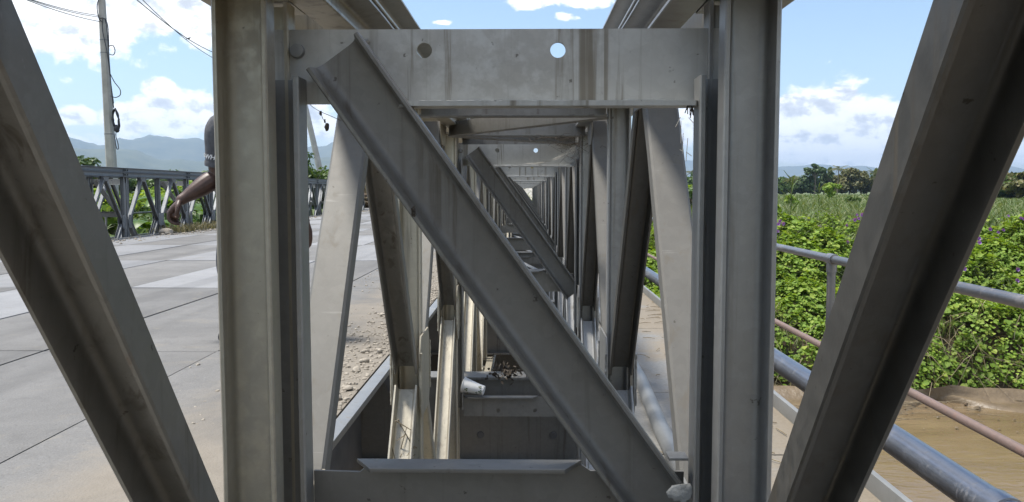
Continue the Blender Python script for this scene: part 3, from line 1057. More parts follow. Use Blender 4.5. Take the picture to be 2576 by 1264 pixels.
# ------------------------------------------------------------------ road deck
road = empty('bridge_deck', (0, 0, 0))
tag(road, kind='structure')
X0 = -0.755
PW = 0.985
NC = 7
BEV = 0.004
g = 0.006
TY0 = 7.62 - 3 * PL        # transverse joints


def panel_mesh(mat):
    mb = MB()
    mb.box(-PW + g, -g, g, PL - g, -0.055, 0.0)
    return mb.mesh('deck_panel', mat, BEV)


pm = [panel_mesh(M['deck']), panel_mesh(M['deck_light'])]
LIGHT = {(2, 3), (3, 2), (1, 4), (3, 4), (5, 4), (2, 5), (0, 5), (4, 5), (6, 5), (1, 6), (3, 6), (5, 6), (0, 7), (2, 7), (4, 7), (6, 3), (4, 3)}
for r in range(-1, 14):
    for c in range(NC):
        if r >= 7:
            li = (r + c) % 2
        else:
            li = 1 if (c, r) in LIGHT else 0
        o = link_mesh('deck_panel', pm[li], road, (X0 - c * PW, TY0 + r * PL, random.uniform(-.004, .003)))
        o.rotation_euler = (random.uniform(-.0012, .0012), random.uniform(-.003, .003), 0)
mb = MB()
xe = X0 - NC * PW
mb.box(xe, X0, TY0 - PL, TY0 + 14 * PL, -0.075, -0.060)
for i in range(NC + 1):
    x = X0 - i * PW
    x = min(max(x, xe + 0.16), X0 - 0.16)
    mb.box(x - 0.04, x + 0.04, TY0 - PL, TY0 + 14 * PL, -0.098, -0.0755)
    mb.box(x - 0.006, x + 0.006, TY0 - PL, TY0 + 14 * PL, -0.42 - (.25 if i == 0 else 0), -0.0985)
mb.build('deck_stringers', M['under'], road)
# kerb: angle along the edge of the deck
for xk, lab, s in ((X0 + 0.014, 'long flat steel kerb edging the road beside the near truss, gravel drifted against it', 1),
                   (xe - 0.004, 'steel kerb edging the road under the far truss', -1)):
    kr = empty('kerb_rail', (xk, 0, 0), lab, 'kerb', 'steel kerbs of the deck')
    mb = MB()
    pr = [(0, 0.014), (s * 0.056, 0.014), (s * 0.056, -0.014), (s * 0.050, -0.014), (s * 0.050, 0.004), (0, 0.004)]
    for i in range(-1, 14):
        mb.prism(pr, (0, TY0 + i * PL + 0.004, 0), (1, 0, 0), (0, 0, 1), (0, 1, 0), PL - 0.008)
    mb.build('kerb_plate', M['steel'], kr, 0.0015)
    mb = MB()
    for i in range(-1, 14):
        for q in (0.45, 2.6):
            mb.prism([(s * 0.049, -0.003), (s * 0.049, -0.13), (s * 0.006, -0.03), (s * 0.006, -0.003)], (0, TY0 + i * PL + q, 0), (1, 0, 0), (0, 0, 1), (0, 1, 0), 0.01)
    mb.build('kerb_bracket', M['under'], kr)

mb = MB()
mb.box(xe, X0, -34, TY0 - PL - .01, -0.06, 0.0)
tag(mb.build('road', M['deck']), kind='structure')
# approach road beyond the bridge
mb = MB()
mb.add([(X0 + .1, TY0 + 14 * PL, -0.006), (xe - 1.2, TY0 + 14 * PL, -0.006), (xe - 3.0, 90, -0.006), (X0 + 1.5, 90, -0.006)], [(0, 3, 2, 1)])
tag(mb.build('road', M['deck'], fix=False), kind='structure')

# ------------------------------------------------------------------ footway, rails and pipes
ZW = -1.57 + H
walk = empty('walkway', (0, 0, ZW))
tag(walk, kind='structure')
mb = MB()
mb.box(0.40, 1.80, 0.004, 1.516, -0.012, 0)
plm = mb.mesh('walkway_plate', M['walk'], 0.002)
for i in range(-1, 27):
    link_mesh('walkway_plate', plm, walk, (0, i * PL / 2 + 0.3, random.uniform(-.002, .002)))
mb = MB()
mb.box(1.80, 1.835, -1.2, 41.2, -0.02, 0.10)
mb.build('toe_board', M['pvc'], walk, 0.006)

rail = empty('handrail', (2.0, 0, ZW), 'grey tubular handrail along the footway with a rusty middle rail', 'handrail')
ZT, ZMR = -0.445 + H - ZW, -1.045 + H - ZW
mb = MB()
mb.tube([(0, y, ZT) for y in (-2, 5.42)], 0.0285, 16)
mb.build('top_rail', M['pipe'], rail)
mb = MB()
mb.tube([(0, y, ZT) for y in (5.42, 12, 26, 41)], 0.0275, 14)
mb.build('top_rail', M['pipe'], rail)
mb = MB()
mb.tube([(0, y, ZMR) for y in (-2, 41)], 0.0225, 14)
mb.build('middle_rail', M['rust_pipe'], rail)
for i in range(0, 14):
    y = 5.45 + (i - 1) * PL
    mb = MB()
    mb.tube([(0, y, -0.1), (0, y, ZT - 0.02)], 0.028, 12)
    po = mb.build('post', M['pipe'], rail)
    mb = MB()
    mb.tube([(0, y, ZT - 0.085), (0, y, ZT - 0.02)], 0.034, 12)
    mb.tube([(0, y - 0.055, ZT), (0, y + 0.055, ZT)], 0.0355, 14)
    mb.build('tee_fitting', M['pipe'], po)
    mb = MB()
    mb.box(-0.20, 0.03, y - 0.04, y + 0.04, -0.16, -0.1)
    mb.build('base_bracket', M['pipe'], po, 0.004)

wp = empty('water_pipe', (2.13, 0, -1.44 + H), 'thick dark steel water pipe running outside the footway handrail', 'pipe')
mb = MB()
mb.tube([(0, y, 0) for y in (-2, 10, 20, 41)], 0.083, 28)
mb.build('pipe', M['dark_pipe'], wp)
for i in range(5):
    mb = MB()
    mb.tube([(0, 3.6 + 6 * i, 0), (0, 3.72 + 6 * i, 0)], 0.092, 28)
    mb.build('coupling', M['dark_pipe'], wp, 0.003)
mb = MB()
pts = [(0.80, 1.6), (0.84, 4.0), (0.86, 5.2), (0.92, 6.6), (0.935, 8), (0.90, 10), (0.86, 13), (0.80, 18), (0.85, 25), (0.8, 36)]
mb.tube([(x, y, ZW + 0.055) for x, y in pts], 0.052, 16)
tag(mb.build('plastic_pipe', M['pvc']), 'pale plastic pipe lying along the footway plates inside the handrail', 'pipe')
mb = MB()
for q in range(150):
    y = random.uniform(3.0, 16) if q < 110 else random.uniform(3, 9)
    x = random.choice([random.uniform(1.2, 1.78), random.uniform(.45, 1.7), random.uniform(1.55, 1.79)])
    a = random.uniform(0, math.pi)
    L = random.uniform(.04, .22)
    c = Vector((x, y, ZW + 0.012))
    d = Vector((math.cos(a), math.sin(a), random.uniform(-.02, .06))) * L * .5
    if c.x + abs(d.x) > 1.79:
        c.x = 1.79 - abs(d.x)
    m_ = c + Vector((random.uniform(-.02, .02), random.uniform(-.02, .02), .006))
    mb.tube([c - d, m_, c + d], [.003, .004, .0025], 5)
tag(mb.build('twigs', M['dry']), kind='stuff')

# across the road: its own handrail behind the far truss
far = copy_tree(rail)
far.location = (-10.6, 0, -0.82)
tag(far, 'grey tubular handrail behind the truss across the road', 'handrail')
for ch in far.children:
    if 'rail' in ch.name:
        ch.data = ch.data.copy()
        ch.data.materials[0] = M['steel_blue']
mb = MB()
mb.box(-10.6, -9.0, 0, 41, -0.95, -0.92)
tag(mb.build('far_walkway', M['walk']), kind='structure')

# ------------------------------------------------------------------ gravel and stones on the road edge
def stones(name, pts, r0, r1, mat, squash=0.65, seed=3):
    rs = random.Random(seed)
    base = MB().blob((0, 0, 0), 1.0, 6, 4)
    bv = np.array(base.v)
    vs, fs = [], []
    tri = base.f
    for x, y, z in pts:
        r = r0 + (r1 - r0) * rs.random() ** 3
        sc = np.array([r * rs.uniform(.75, 1.3), r * rs.uniform(.75, 1.3), r * squash * rs.uniform(.7, 1.2)])
        a = rs.uniform(0, 6.28)
        c, s_ = math.cos(a), math.sin(a)
        q = bv * sc * (1 + np.array([[rs.uniform(-.16, .16)] for _ in range(len(bv))]))
        q = np.stack([q[:, 0] * c - q[:, 1] * s_, q[:, 0] * s_ + q[:, 1] * c, q[:, 2]], 1) + np.array([x, y, z + sc[2] * .55])
        k0 = len(vs)
        vs += [tuple(p) for p in q]
        fs += [tuple(i + k0 for i in f) for f in tri]
    mb = MB()
    mb.v, mb.f = vs, fs
    return mb.build(name, mat, fix=False)


pts = []
while len(pts) < 9500:
    y = random.uniform(2.2, 12) if random.random() < .8 else random.uniform(12, 30)
    d = random.expovariate(1 / (.15 + .07 * math.sin(y * 1.7) + .05 * (y < 4.6)))
    if d < .95 and (y > 3.1 or d < .10):
        pts.append((X0 - 0.01 - d, y, 0.0))
tag(stones('gravel', pts, .0024, .0125, M['stone']), kind='stuff')
pts = [(xe + abs(random.gauss(0.05, .28)), random.uniform(11, 38), 0) for _ in range(1500)]
tag(stones('gravel', pts, .01, .035, M['stone'], seed=5), kind='stuff')
srs = random.Random(21)
for i in range(18):
    y = srs.choice([srs.uniform(3.3, 4.6), srs.uniform(4.6, 6.5), srs.uniform(3.6, 4.3)])
    mb = MB().blob((0, 0, 0), (srs.uniform(.012, .030), srs.uniform(.012, .026), srs.uniform(.010, .019)), 8, 6, 0.13)
    o = mb.build('stone', M['stone'], loc=(X0 - .04 - srs.random() ** 1.6 * .26, y, .011), angle=50)
    o.rotation_euler.z = srs.uniform(0, 6)
    tag(o, 'pale stone among the gravel along the kerb beside the near truss', 'stone', 'stones along the kerb')
st = MB().blob((0, 0, 0), (.16, .10, .085), 9, 7, .12).build('stone', M['stone'], loc=(xe + .18, 17.0, .05))
tag(st, 'fist of pale rock lying at the foot of the truss across the road', 'stone')

# grass tufts in the verge across the road, weeds at the near kerb
n = 2600
P = np.stack([xe + rng.normal(0.0, .16, n), rng.uniform(17.5, 27, n), np.full(n, 0.0)], 1)
tag(blades('verge_grass', P, rng.uniform(.08, .26, n), .012, rng.uniform(.2, .8, n), M['drygrass']), kind='stuff')
n = 70
P = np.stack([rng.normal(X0 + .06, .03, n), rng.normal(2.28, .09, n), np.full(n, -0.02)], 1)
tag(blades('weed_tuft', P, rng.uniform(.05, .16, n), .006, rng.uniform(.2, .7, n), M['grass']), kind='stuff')

# ------------------------------------------------------------------ far bank on the right: vines, grass, twigs
def bank_pt(x, s, bulge=True):
    """point on the vine blanket: s 0 at the foot, 1 on the crest"""
    y0 = bank_line(x)
    y = y0 + 0.35 + 8.0 * s
    gz = ground_z(x, y)
    cl = .42 * wob(x, s * 8, .9) + .34 * wob(x + 9, s * 11, 2.1) + .16 * wob(x - 4, s * 14, 5.3)
    z = gz + (0.34 + .30 * np.sin(np.pi * np.clip(s, 0, 1)) + .62 * cl) * sstep(0.0, .16, s)
    return y, z


n = 215000
x = rng.uniform(1.5, 32, n)
s_ = rng.beta(1.25, 1.1, n)
y, z = bank_pt(x, s_)
e = 0.12
y1, z1 = bank_pt(x + e, s_)
y2, z2 = bank_pt(x, s_ + .03)
T1 = np.stack([np.full(n, e), y1 - y, z1 - z], 1)
T2 = np.stack([np.zeros(n), y2 - y, z2 - z], 1)
N = np.cross(T1, T2)
N = unit(N)
dpt = rng.uniform(-.10, .10, n) + .12 * (rng.random(n) < .06)
C = np.stack([x, y, z], 1) + N * dpt[:, None]
bare = wob(x * 1.0, s_ * 8, 1.45)
keep = ((s_ > .035 + .06 * np.sin(x * 1.7) * np.sin(x * .6 + 1)) & (bare < 1.0) & (s_ < .86 + .16 * wob(x, x * .3, 1.2))) | (rng.random(n) < .05)
C, N, sz_ = C[keep], N[keep], s_[keep]
N = N + rng.normal(0, .45, N.shape) + np.array([0, -.15, .85])
tag(leaves('vine_cover', C, N, np.clip(rng.lognormal(-2.52, .36, len(C)), .04, .2), M['vine'], aspect=1.05, droop=.6), kind='stuff')
# grass tufts growing through the gaps in the vines
n = 26000
x = rng.uniform(2, 32, n)
s_ = rng.uniform(.06, 1.0, n)
keep = (wob(x, s_ * 8, 1.45) > .45) | (rng.random(n) < .07)
x, s_ = x[keep], s_[keep]
y, z = bank_pt(x, s_)
tag(blades('bank_tufts', np.stack([x, y, z - .35], 1), rng.uniform(.35, .95, len(x)), .022, rng.uniform(.4, 1.2, len(x)), M['grass']), kind='stuff')
# purple trumpet flowers scattered on the vines
fc_ = rng.integers(0, 40, 150)
fx = rng.uniform(4, 24, 40)[fc_] + rng.normal(0, .28, 150)
fs_ = np.clip(rng.uniform(.3, .95, 40)[fc_] + rng.normal(0, .04, 150), .2, 1)
fy, fz = bank_pt(fx, fs_)
fl = MB()
fl_c = np.stack([fx, fy - .16, fz + .22], 1)
for c in fl_c:
    a0 = random.uniform(0, 1)
    q = Vector((random.uniform(-.3, .3), -1, random.uniform(.1, .7))).normalized()
    sx = q.cross(Vector((0, 0, 1))).normalized()
    sy = sx.cross(q)
    r = random.uniform(.045, .075)
    ring = [Vector(c) + q * .03 + (sx * math.cos(a0 + i * 1.2566) + sy * math.sin(a0 + i * 1.2566)) * r for i in range(5)]
    fl.add([Vector(c) - q * .05] + ring, [(0, i + 1, (i + 1) % 5 + 1) for i in range(5)])
tag(fl.build('flowers', M['flower'], fix=False), kind='stuff')

# dead stems and roots hanging over the foot of the bank
mb = MB()
for i in range(230):
    x = random.uniform(3, 26)
    s0 = random.uniform(.0, .20)
    y, z = bank_pt(np.array([x]), np.array([s0]))
    p = Vector((x, y[0] - .1, z[0] + .25))
    L = random.uniform(.5, 1.7)
    d = Vector((random.uniform(-.8, .8), random.uniform(-.9, -.1), random.uniform(-.9, .1))).normalized()
    q1 = p + d * L * .5 + Vector((0, 0, .08))
    q2 = p + d * L + Vector((random.uniform(-.1, .1), 0, -.15))
    q2.z = max(q2.z, WZ + .06)
    r = random.uniform(.004, .012)
    mb.tube([p, q1, q2], [r, r * .8, r * .4], 5)
tag(mb.build('dead_stems', M['dry']), kind='stuff')
n = 3000
x = rng.uniform(2, 30, n)
s0 = rng.uniform(.0, .22, n)
y, z = bank_pt(x, s0)
P = np.stack([x, y - .05, z - .05], 1)
sel = rng.random(n) < .5 + .5 * np.sin(x * 1.3)
P = P[sel]
tag(blades('bank_grass', P, rng.uniform(.25, .7, len(P)), .018, rng.uniform(.7, 1.4, len(P)), M['drygrass']), kind='stuff')
# litter of stones and debris at the water's edge
pts = []
for i in range(420):
    x = random.uniform(2, 28)
    yy = float(bank_line(x)) + random.gauss(.25, .35)
    pts.append((x, yy, max(WZ + .02, float(ground_z(x, yy)))))
tag(stones('bank_stones', pts, .015, .07, M['soil'], seed=9), kind='stuff')

pts = []
for i in range(380):
    x = random.uniform(4, 26)
    y = float(bank_line(x)) - abs(random.gauss(0, 1.4)) - .1
    pts.append((x, y, WZ + .03))
tag(stones('mud_clods', pts,   .010, .05, M['mud'], .4, seed=17), kind='stuff')
mb = MB()
for i in range(150):
    x = random.uniform(4, 24)
    y = float(bank_line(x)) - random.uniform(-.3, 2.2) * random.random()
    a = random.uniform(-.5, .5) + (math.pi if random.random() < .5 else 0)
    L = random.uniform(.15, .9)
    c = Vector((x, y, WZ + .10))
    d = Vector((math.cos(a), math.sin(a) * .6, random.uniform(-.03, .05))) * L * .5
    mb.tube([c - d, c + Vector((0, 0, .02)), c + d], [.007, .009, .005], 5)
tag(mb.build('driftwood', M['dry']), kind='stuff')

# tall cane grass field behind the vines
n = 70000
x = rng.uniform(-2, 62, n)
u_ = rng.random(n)
y = bank_line(x) + 5.6 + 78 * u_ ** 1.9
z = ground_z(x, y)
h = np.where(y < 34, rng.uniform(.55, 1.25, n), rng.uniform(.5, .95, n)) * (1 + .25 * wob(x, y, .5))
far_ = np.clip((y - 24) / 60, 0, 1)
tag(blades('tall_grass', np.stack([x, y, z - .05], 1), np.clip(h, .3, 1.7), .035 + .05 * far_, rng.uniform(.25, 1.0, n), M['grass']), kind='stuff')
n = 26000
x = rng.uniform(5, 190, n)
y = rng.uniform(90, 300, n)
z = ground_z(x, y)
tag(blades('field_grass', np.stack([x, y, z - .05], 1), rng.uniform(.35, .85, n), .28, rng.uniform(.3, 1.0, n), M['grass']), kind='stuff')


# ------------------------------------------------------------------ trees and plants
def crown_pts(n, rx, ry, rz, nclump, spread=.32):
    cc = []
    while len(cc) < nclump:
        p = rng.uniform(-1, 1, 3)
        r = np.linalg.norm(p)
        if .35 < r < 1 and p[2] > -.75:
            cc.append(p * np.array([rx, ry, rz]) * .82)
    cc = np.array(cc)
    k = rng.integers(0, nclump, n)
    d = rng.normal(size=(n, 3))
    d = unit(d) * rng.random((n, 1)) ** .45
    C = cc[k] + d * np.array([rx, ry, rz * .8]) * spread
    N = d + np.array([0, 0, .5]) + rng.normal(0, .4, (n, 3))
    return C, N, cc


def tree(name, x, y, h, rx, rz, mat, label, group, n=1500, leaf=.5, clumps=16, trunk=.35, flat=1.0, zb=None, cat='tree'):
    zb = float(ground_z(x, y)) if zb is None else zb
    root = empty(name, (x, y, zb), label, cat, group)
    C, N, cc = crown_pts(n, rx, rx, rz, clumps)
    C[:, 2] += h - rz
    mb = MB()
    top = Vector((random.uniform(-.1, .1) * rx, random.uniform(-.1, .1) * rx, h - rz * 1.1))
    tr = max(.04, h * .022)
    mb.tube([(0, 0, -.2), top * .5 + Vector((random.uniform(-.2, .2) * rx * .3, 0, 0)), top], [tr * 1.3, tr, tr * .7], 8)
    for c in cc[:min(9, len(cc))]:
        e_ = Vector(c) + Vector((0, 0, h - rz))
        mb.tube([top * .75, (top * .75 + e_) * .5 + Vector((0, 0, .05 * h)), e_], [tr * .6, tr * .4, tr * .15], 5)
    mb.build('trunk', M['bark'], root)
    leaves('crown', C, N, rng.uniform(.6, 1.3, n) * leaf, mat, root, aspect=.9)
    return root


def px(xd, Y):
    """x at depth Y for a column of the 2576-wide photograph"""
    return (xd - 1325) / 2084 * Y


G_ = 'trees along the far edge of the field'
row = [  # photo column, depth, height, radius, material, kind
    (1702, 260, 7.0, 3.6, 'tree', 'rounded dark green tree at left end of the far tree line'),
    (1742, 250, 6.2, 3.2, 'bush', 'low light green tree beside the dark leg of the frame'),
    (1966, 300, 7.6, 3.4, 'bush', 'light green tree in the far tree line just right of the post'),
    (2012, 305, 8.6, 5.0, 'tree', 'broad dark tree below the tall spreading tree'),
    (2066, 310, 9.2, 4.6, 'tree', 'dark tree with ragged top left of the taller palm'),
    (2128, 300, 10.0, 5.2, 'tree_warm', 'tall olive tinted tree between the two palms'),
    (2158, 305, 9.0, 4.4, 'tree_warm', 'yellowish rounded tree left of the shorter palm'),
    (2205, 310, 9.8, 4.6, 'bush', 'light green tree touching the steel diagonal on the right'),
    (2245, 300, 9.0, 4.5, 'tree', 'dark tree hidden partly by the right steel diagonal'),
    (2300, 290, 9.5, 5.0, 'tree', 'dark tree behind the right steel diagonal'),
    (2400, 280, 9.5, 5.0, 'tree_warm', 'olive tree behind the right steel diagonal'),
    (2505, 150, 4.9, 4.0, 'tree_warm', 'yellow green tree beyond the field right of the steel diagonal'),
    (2545, 145, 5.2, 4.2, 'bush', 'bright green tree at the right edge of the photo'),
    (2590, 140, 5.0, 4.4, 'tree_warm', 'olive tree just past the right edge'),
    (2490, 170, 4.2, 3.2, 'tree', 'small dark tree low against the right steel diagonal')]
for c, Y, h_, r_, m_, lab in row:
    tree('tree', px(c, Y), Y, h_, r_ * 1.25, h_ * .50, M[m_], lab, G_, 3200, .85, 26)
frs = random.Random(31)
for i in range(22):
    c = frs.uniform(1690, 2300) if i < 16 else frs.uniform(2480, 2640)
    Y = frs.uniform(315, 350) if i < 16 else frs.uniform(175, 220)
    h_ = frs.uniform(6.5, 9.5) if i < 16 else frs.uniform(3.6, 5.2)
    r_ = frs.uniform(3.5, 5.5)
    tree('tree', px(c, Y), Y, h_, r_, h_ * .5, M[frs.choice(('tree', 'tree', 'bush', 'tree_warm'))], 'hazy tree of the wood behind the front row of field edge trees', 'wood behind the field edge trees', 1500, .9, 18)
# tall spreading tree with an open umbrella crown
tree('tree', px(2042, 300), 300, 11.6, 3.8, 2.7, M['tree'], 'tallest tree of the far line, open spreading crown above the others', G_, 1500, .75, 16)
tree('tree', px(2076, 305), 305, 10.2, 2.6, 2.6, M['tree'], 'thin see-through tree top beside the tallest tree', G_, 700, .6, 12)
tree('bush', px(2085, 112), 112, 2.9, 1.35, 1.25, M['vine'], 'round yellow green bush alone in the middle of the field', None, 1300, .26, 14, cat='bush')
for c, Y, h_, r_, m_, lab in ((1985, 60, 1.2, .5, 'vine', 'low leafy bush in the field near the post'), (2135, 75, 1.2, .7, 'bush', 'low dark bush in the field below the shorter palm'),
                              (1735, 46, 2.3, 1.6, 'bush', 'leafy bush above the footway rail seen past the frame leg'), (1705, 52, 2.2, 1.7, 'vine', 'pale green bush seen between diagonal and frame leg')):
    tree('bush', px(c, Y), Y, h_, r_, h_ * .45, M[m_], lab, 'bushes in the field', 900, .2, 12, cat='bush')


def frond_mesh(L, mat, w=.5, n=16, droop=1.0):
    vs, fs = [], []
    for i in range(n + 1):
        s = i / n
        c = Vector((L * s, 0, L * (.34 * s - .75 * droop * s * s)))
        vs += [c + Vector((0, -.012 * L * (1 - s * .8), 0)), c + Vector((0, .012 * L * (1 - s * .8), 0))]
    for i in range(n):
        fs.append((2 * i, 2 * i + 1, 2 * i + 3, 2 * i + 2))
    for i in range(2, n + 1):
        s = i / n
        c = Vector((L * s, 0, L * (.34 * s - .75 * droop * s * s)))
        wl = w * math.sin(math.pi * min(1, s * .9 + .08)) ** .7
        for sg in (1, -1):
            k0 = len(vs)
            vs += [c + Vector((-.03 * L, 0, 0)), c + Vector((.03 * L, 0, 0)), c + Vector((.10 * L, sg * wl, -.45 * wl))]
            fs.append((k0, k0 + 1, k0 + 2))
    me = bpy.data.meshes.new('frond')
    me.from_pydata([tuple(v) for v in vs], [], fs)
    me.materials.append(mat)
    return me


def palm(x, y, h, L, label):
    zb = float(ground_z(x, y))
    root = empty('palm_tree', (x, y, zb), label, 'palm', 'palms in the far tree line')
    mb = MB()
    pts = [(.12 * h * math.sin(i / 8 * 1.2) * .4, 0, h * i / 8 - .2) for i in range(9)]
    mb.tube(pts, [.24 - .012 * i for i in range(9)], 8)
    mb.build('trunk', M['bark'], root)
    fm = [frond_mesh(L, M['palm'], L * .22, 14, d) for d in (.5, 1.0, 1.5)]
    for i in range(20):
        o = link_mesh('frond', fm[i % 3], root, (pts[-1][0], 0, h - .25))
        o.rotation_euler = (0, random.uniform(-.75, .35), i * 2.399)
    return root


palm(px(2098, 290), 290, 9.3, 3.6, 'tallest palm, standing in front of the middle of the far tree line')
palm(px(2186, 290), 290, 8.2, 3.2, 'palm with yellow fronds beside the right steel diagonal')
palm(px(1984, 280), 280, 5.6, 3.0, 'short palm at the left of the far trees near the post')
palm(px(1733, 330), 330, 9.0, 3.0, 'distant palm seen through the gap beside the frame leg')


def reed(x, y, h, label, n=14, mat='grass'):
    zb = float(ground_z(x, y))
    root = empty('cane_plant', (x, y, zb), label, 'cane plant', 'single cane plants in the field')
    mb = MB()
    mb.tube([(0, 0, -.1), (.02, 0, h * .5), (.05, 0, h * .95)], [.03, .025, .01], 6)
    mb.build('stem', M[mat], root)
    P = np.stack([np.full(n, .02), np.zeros(n), rng.uniform(.05, .75, n) * h], 1)
    blades('leaf_blades', P, rng.uniform(.35, .6, n) * h, .07, rng.uniform(.7, 1.4, n), M[mat], root)
    return root


reed(px(1984, 34), 34, 2.1, 'tall cane plant standing above the field right of the post')
reed(px(2052, 60), 60, 2.0, 'cane plant left of the round bush in the field', 16)
reed(px(2150, 29), 29, 1.1, 'short cane plant among the vines left of the steel diagonal', 12)

# blue and white tarpaulin shelter in the field, tiny between the steel members
tp_ = empty('shelter', (px(1722, 70), 70, float(ground_z(px(1722, 70), 70))), 'tiny blue and white tarpaulin shelter in the greenery beside frame leg', 'shelter')
mb = MB()
mb.add([(-.35, -.3, .75), (.30, -.3, .60), (.30, .5, .70), (-.35, .5, .95), (-.05, .1, 1.02)], [(0, 1, 4), (1, 2, 4), (2, 3, 4), (3, 0, 4)])
mb.build('tarpaulin', M['tarp'], tp_, fix=False)
mb = MB()
mb.add([(-.15, -.45, .2), (.40, -.42, .1), (.42, -.32, .45), (-.1, -.32, .55)], [(0, 1, 2, 3)])
mb.build('white_sheet', M['paper'], tp_, fix=False)
mb = MB()
for sx in (-.3, .28):
    for sy in (-.25, .45):
        mb.tube([(sx, sy, -.1), (sx, sy, .68)], .02, 6)
mb.build('poles', M['bark'], tp_)

# left bank behind the truss across the road
n = 26000
x = rng.uniform(-46, -10.8, n)
y = rng.uniform(15.5, 58, n)
z = ground_z(x, y) + .15 + .35 * np.maximum(0, wob(x, y, .55))
N = rng.normal(0, .4, (n, 3)) + np.array([.2, -.3, 1.0])
tag(leaves('ground_cover', np.stack([x, y, z + rng.uniform(-.2, .25, n)], 1), N, rng.uniform(.14, .30, n), M['bush'], droop=.4), kind='stuff')
n = 16000
x = rng.uniform(-60, -11, n)
y = rng.uniform(16, 95, n)
tag(blades('tall_grass', np.stack([x, y, ground_z(x, y) - .05], 1), rng.uniform(.4, 1.1, n), .05, rng.uniform(.3, 1., n), M['grass']), kind='stuff')

LB = [  # left side bushes and trees
    (210, 24, 2.3, 1.3, 'vine', 'bush', 'yellow green bush behind the near end of the far truss'),
    (262, 30, 2.0, 1.5, 'bush', 'bush', 'dark green bush behind the truss below the utility pole'),
    (352, 34, 2.4, 1.6, 'vine', 'bush', 'bright bush behind the truss joint right of the pole'),
    (428, 38, 2.6, 1.8, 'bush', 'bush', 'green bush behind the truss left of the hand'),
    (505, 40, 2.8, 1.9, 'vine', 'bush', 'leafy bush behind the truss at the man\'s forearm'),
    (150, 60, 5.0, 3.0, 'tree', 'tree', 'dark tree far left behind the big steel diagonal'),
    (215, 70, 4.6, 2.6, 'tree_warm', 'tree', 'olive tree whose top just clears the far chord'),
    (290, 90, 4.4, 3.6, 'tree', 'tree', 'dark tree behind the foot of the utility pole'),
    (375, 95, 4.2, 4.0, 'tree', 'tree', 'dark tree seen through the truss right of the pole'),
    (455, 92, 4.6, 3.8, 'bush', 'tree', 'mid green tree seen through the truss above the hand'),
    (540, 88, 4.8, 3.6, 'tree', 'tree', 'dark tree behind the man\'s sleeve'),
    (640, 85, 5.0, 4.0, 'tree', 'tree', 'dark tree hidden behind the near post'),
    (778, 44, 3.6, 1.5, 'bush', 'bush', 'tall leafy bush at the road edge beside the leaning pole'),
    (815, 120, 4.2, 3.8, 'tree', 'tree', 'dark distant tree behind the foot of the leaning pole'),
    (740, 70, 4.2, 3.0, 'tree', 'tree', 'dark tree hidden behind the frame leg')]
for c, Y, h_, r_, m_, nm, lab in LB:
    x_ = px(c, Y)
    h_ *= (.70 if nm == 'bush' and Y < 42 else .86)
    tree(nm, x_, Y, h_, r_ * 1.15, h_ * .48, M[m_], lab, 'trees and bushes left of the road', 2600, .17 if nm == 'bush' else .36, 22, cat=nm)


def banana(x, y, h, label, seed):
    rs = random.Random(seed)
    zb = float(ground_z(x, y))
    root = empty('banana_plant', (x, y, zb), label, 'banana plant', 'banana plants behind the far truss')
    mb = MB()
    mb.tube([(0, 0, -.1), (.03, 0, h * .3), (.0, 0, h * .55)], [.13, .10, .06], 10)
    mb.build('stem', M['banana'], root)
    for i in range(9):
        a = i * 2.4 + rs.uniform(-.3, .3)
        L = h * rs.uniform(.55, .75)
        up = rs.uniform(.5, 1.1)
        vs, fs = [], []
        for j in range(11):
            s = j / 10
            r = L * s * (.75)
            zz = h * .5 + L * (up * s - (up * .95) * s * s)
            w = .26 * h * .5 * math.sin(math.pi * min(1, .12 + s * .86)) ** .6 * (0.25 if s < .12 else 1)
            ca, sa = math.cos(a), math.sin(a)
            tear = rs.uniform(.85, 1.0)
            for q, dz in ((-w * tear, -.25 * w), (0, 0.0), (w, -.25 * w)):
                vs.append((r * ca - q * sa, r * sa + q * ca, zz + dz))
        for j in range(10):
            for q in (0, 1):
                fs.append((3 * j + q, 3 * j + q + 1, 3 * j + q + 4, 3 * j + q + 3))
        me = bpy.data.meshes.new('leaf')
        me.from_pydata(vs, [], fs)
        me.materials.append(M['banana'])
        me.shade_smooth()
        link_mesh('leaf', me, root)


for c, Y, h_, lab in ((372, 21, 1.55, 'banana plant behind the truss just right of the joint'), (415, 23, 1.7, 'banana plant with a big bright leaf left of the hand'),
                      (458, 25, 1.6, 'banana plant behind the truss above the hand'), (503, 26, 1.35, 'small banana plant behind the truss below the forearm'),
                      (255, 19, 1.3, 'banana plant behind the near bay of the far truss')):
    banana(px(c, Y), Y, h_, lab, int(c))

# ------------------------------------------------------------------ debris and the far end of the bridge
mrs = random.Random(5)
mb = MB()
for i in range(130):
    x = mrs.gauss(-9.4, 1.9)
    y = mrs.gauss(46.5, 1.0)
    hz_ = max(0, 1.3 * math.exp(-((x + 9.2) / 2.4) ** 2))
    mb.blob((x, y, mrs.uniform(-.05, hz_)), (mrs.uniform(.15, .5), mrs.uniform(.15, .5), mrs.uniform(.12, .35)), 7, 5, .2)
tag(mb.build('brush_pile', M['soil'], angle=20), 'brown heap of cleared brush and earth at the end of the road', 'brush pile')
n = 1800
P = np.stack([rng.normal(-9.6, 1.7, n), rng.normal(46.2, .9, n), np.zeros(n)], 1)
P[:, 2] = np.maximum(0, 1.25 * np.exp(-((P[:, 0] + 9.2) / 2.4) ** 2)) * rng.random(n)
tag(blades('dry_brush', P, rng.uniform(.3, .9, n), .035, rng.uniform(.4, 1.4, n), M['drygrass']), kind='stuff')
mb = MB()
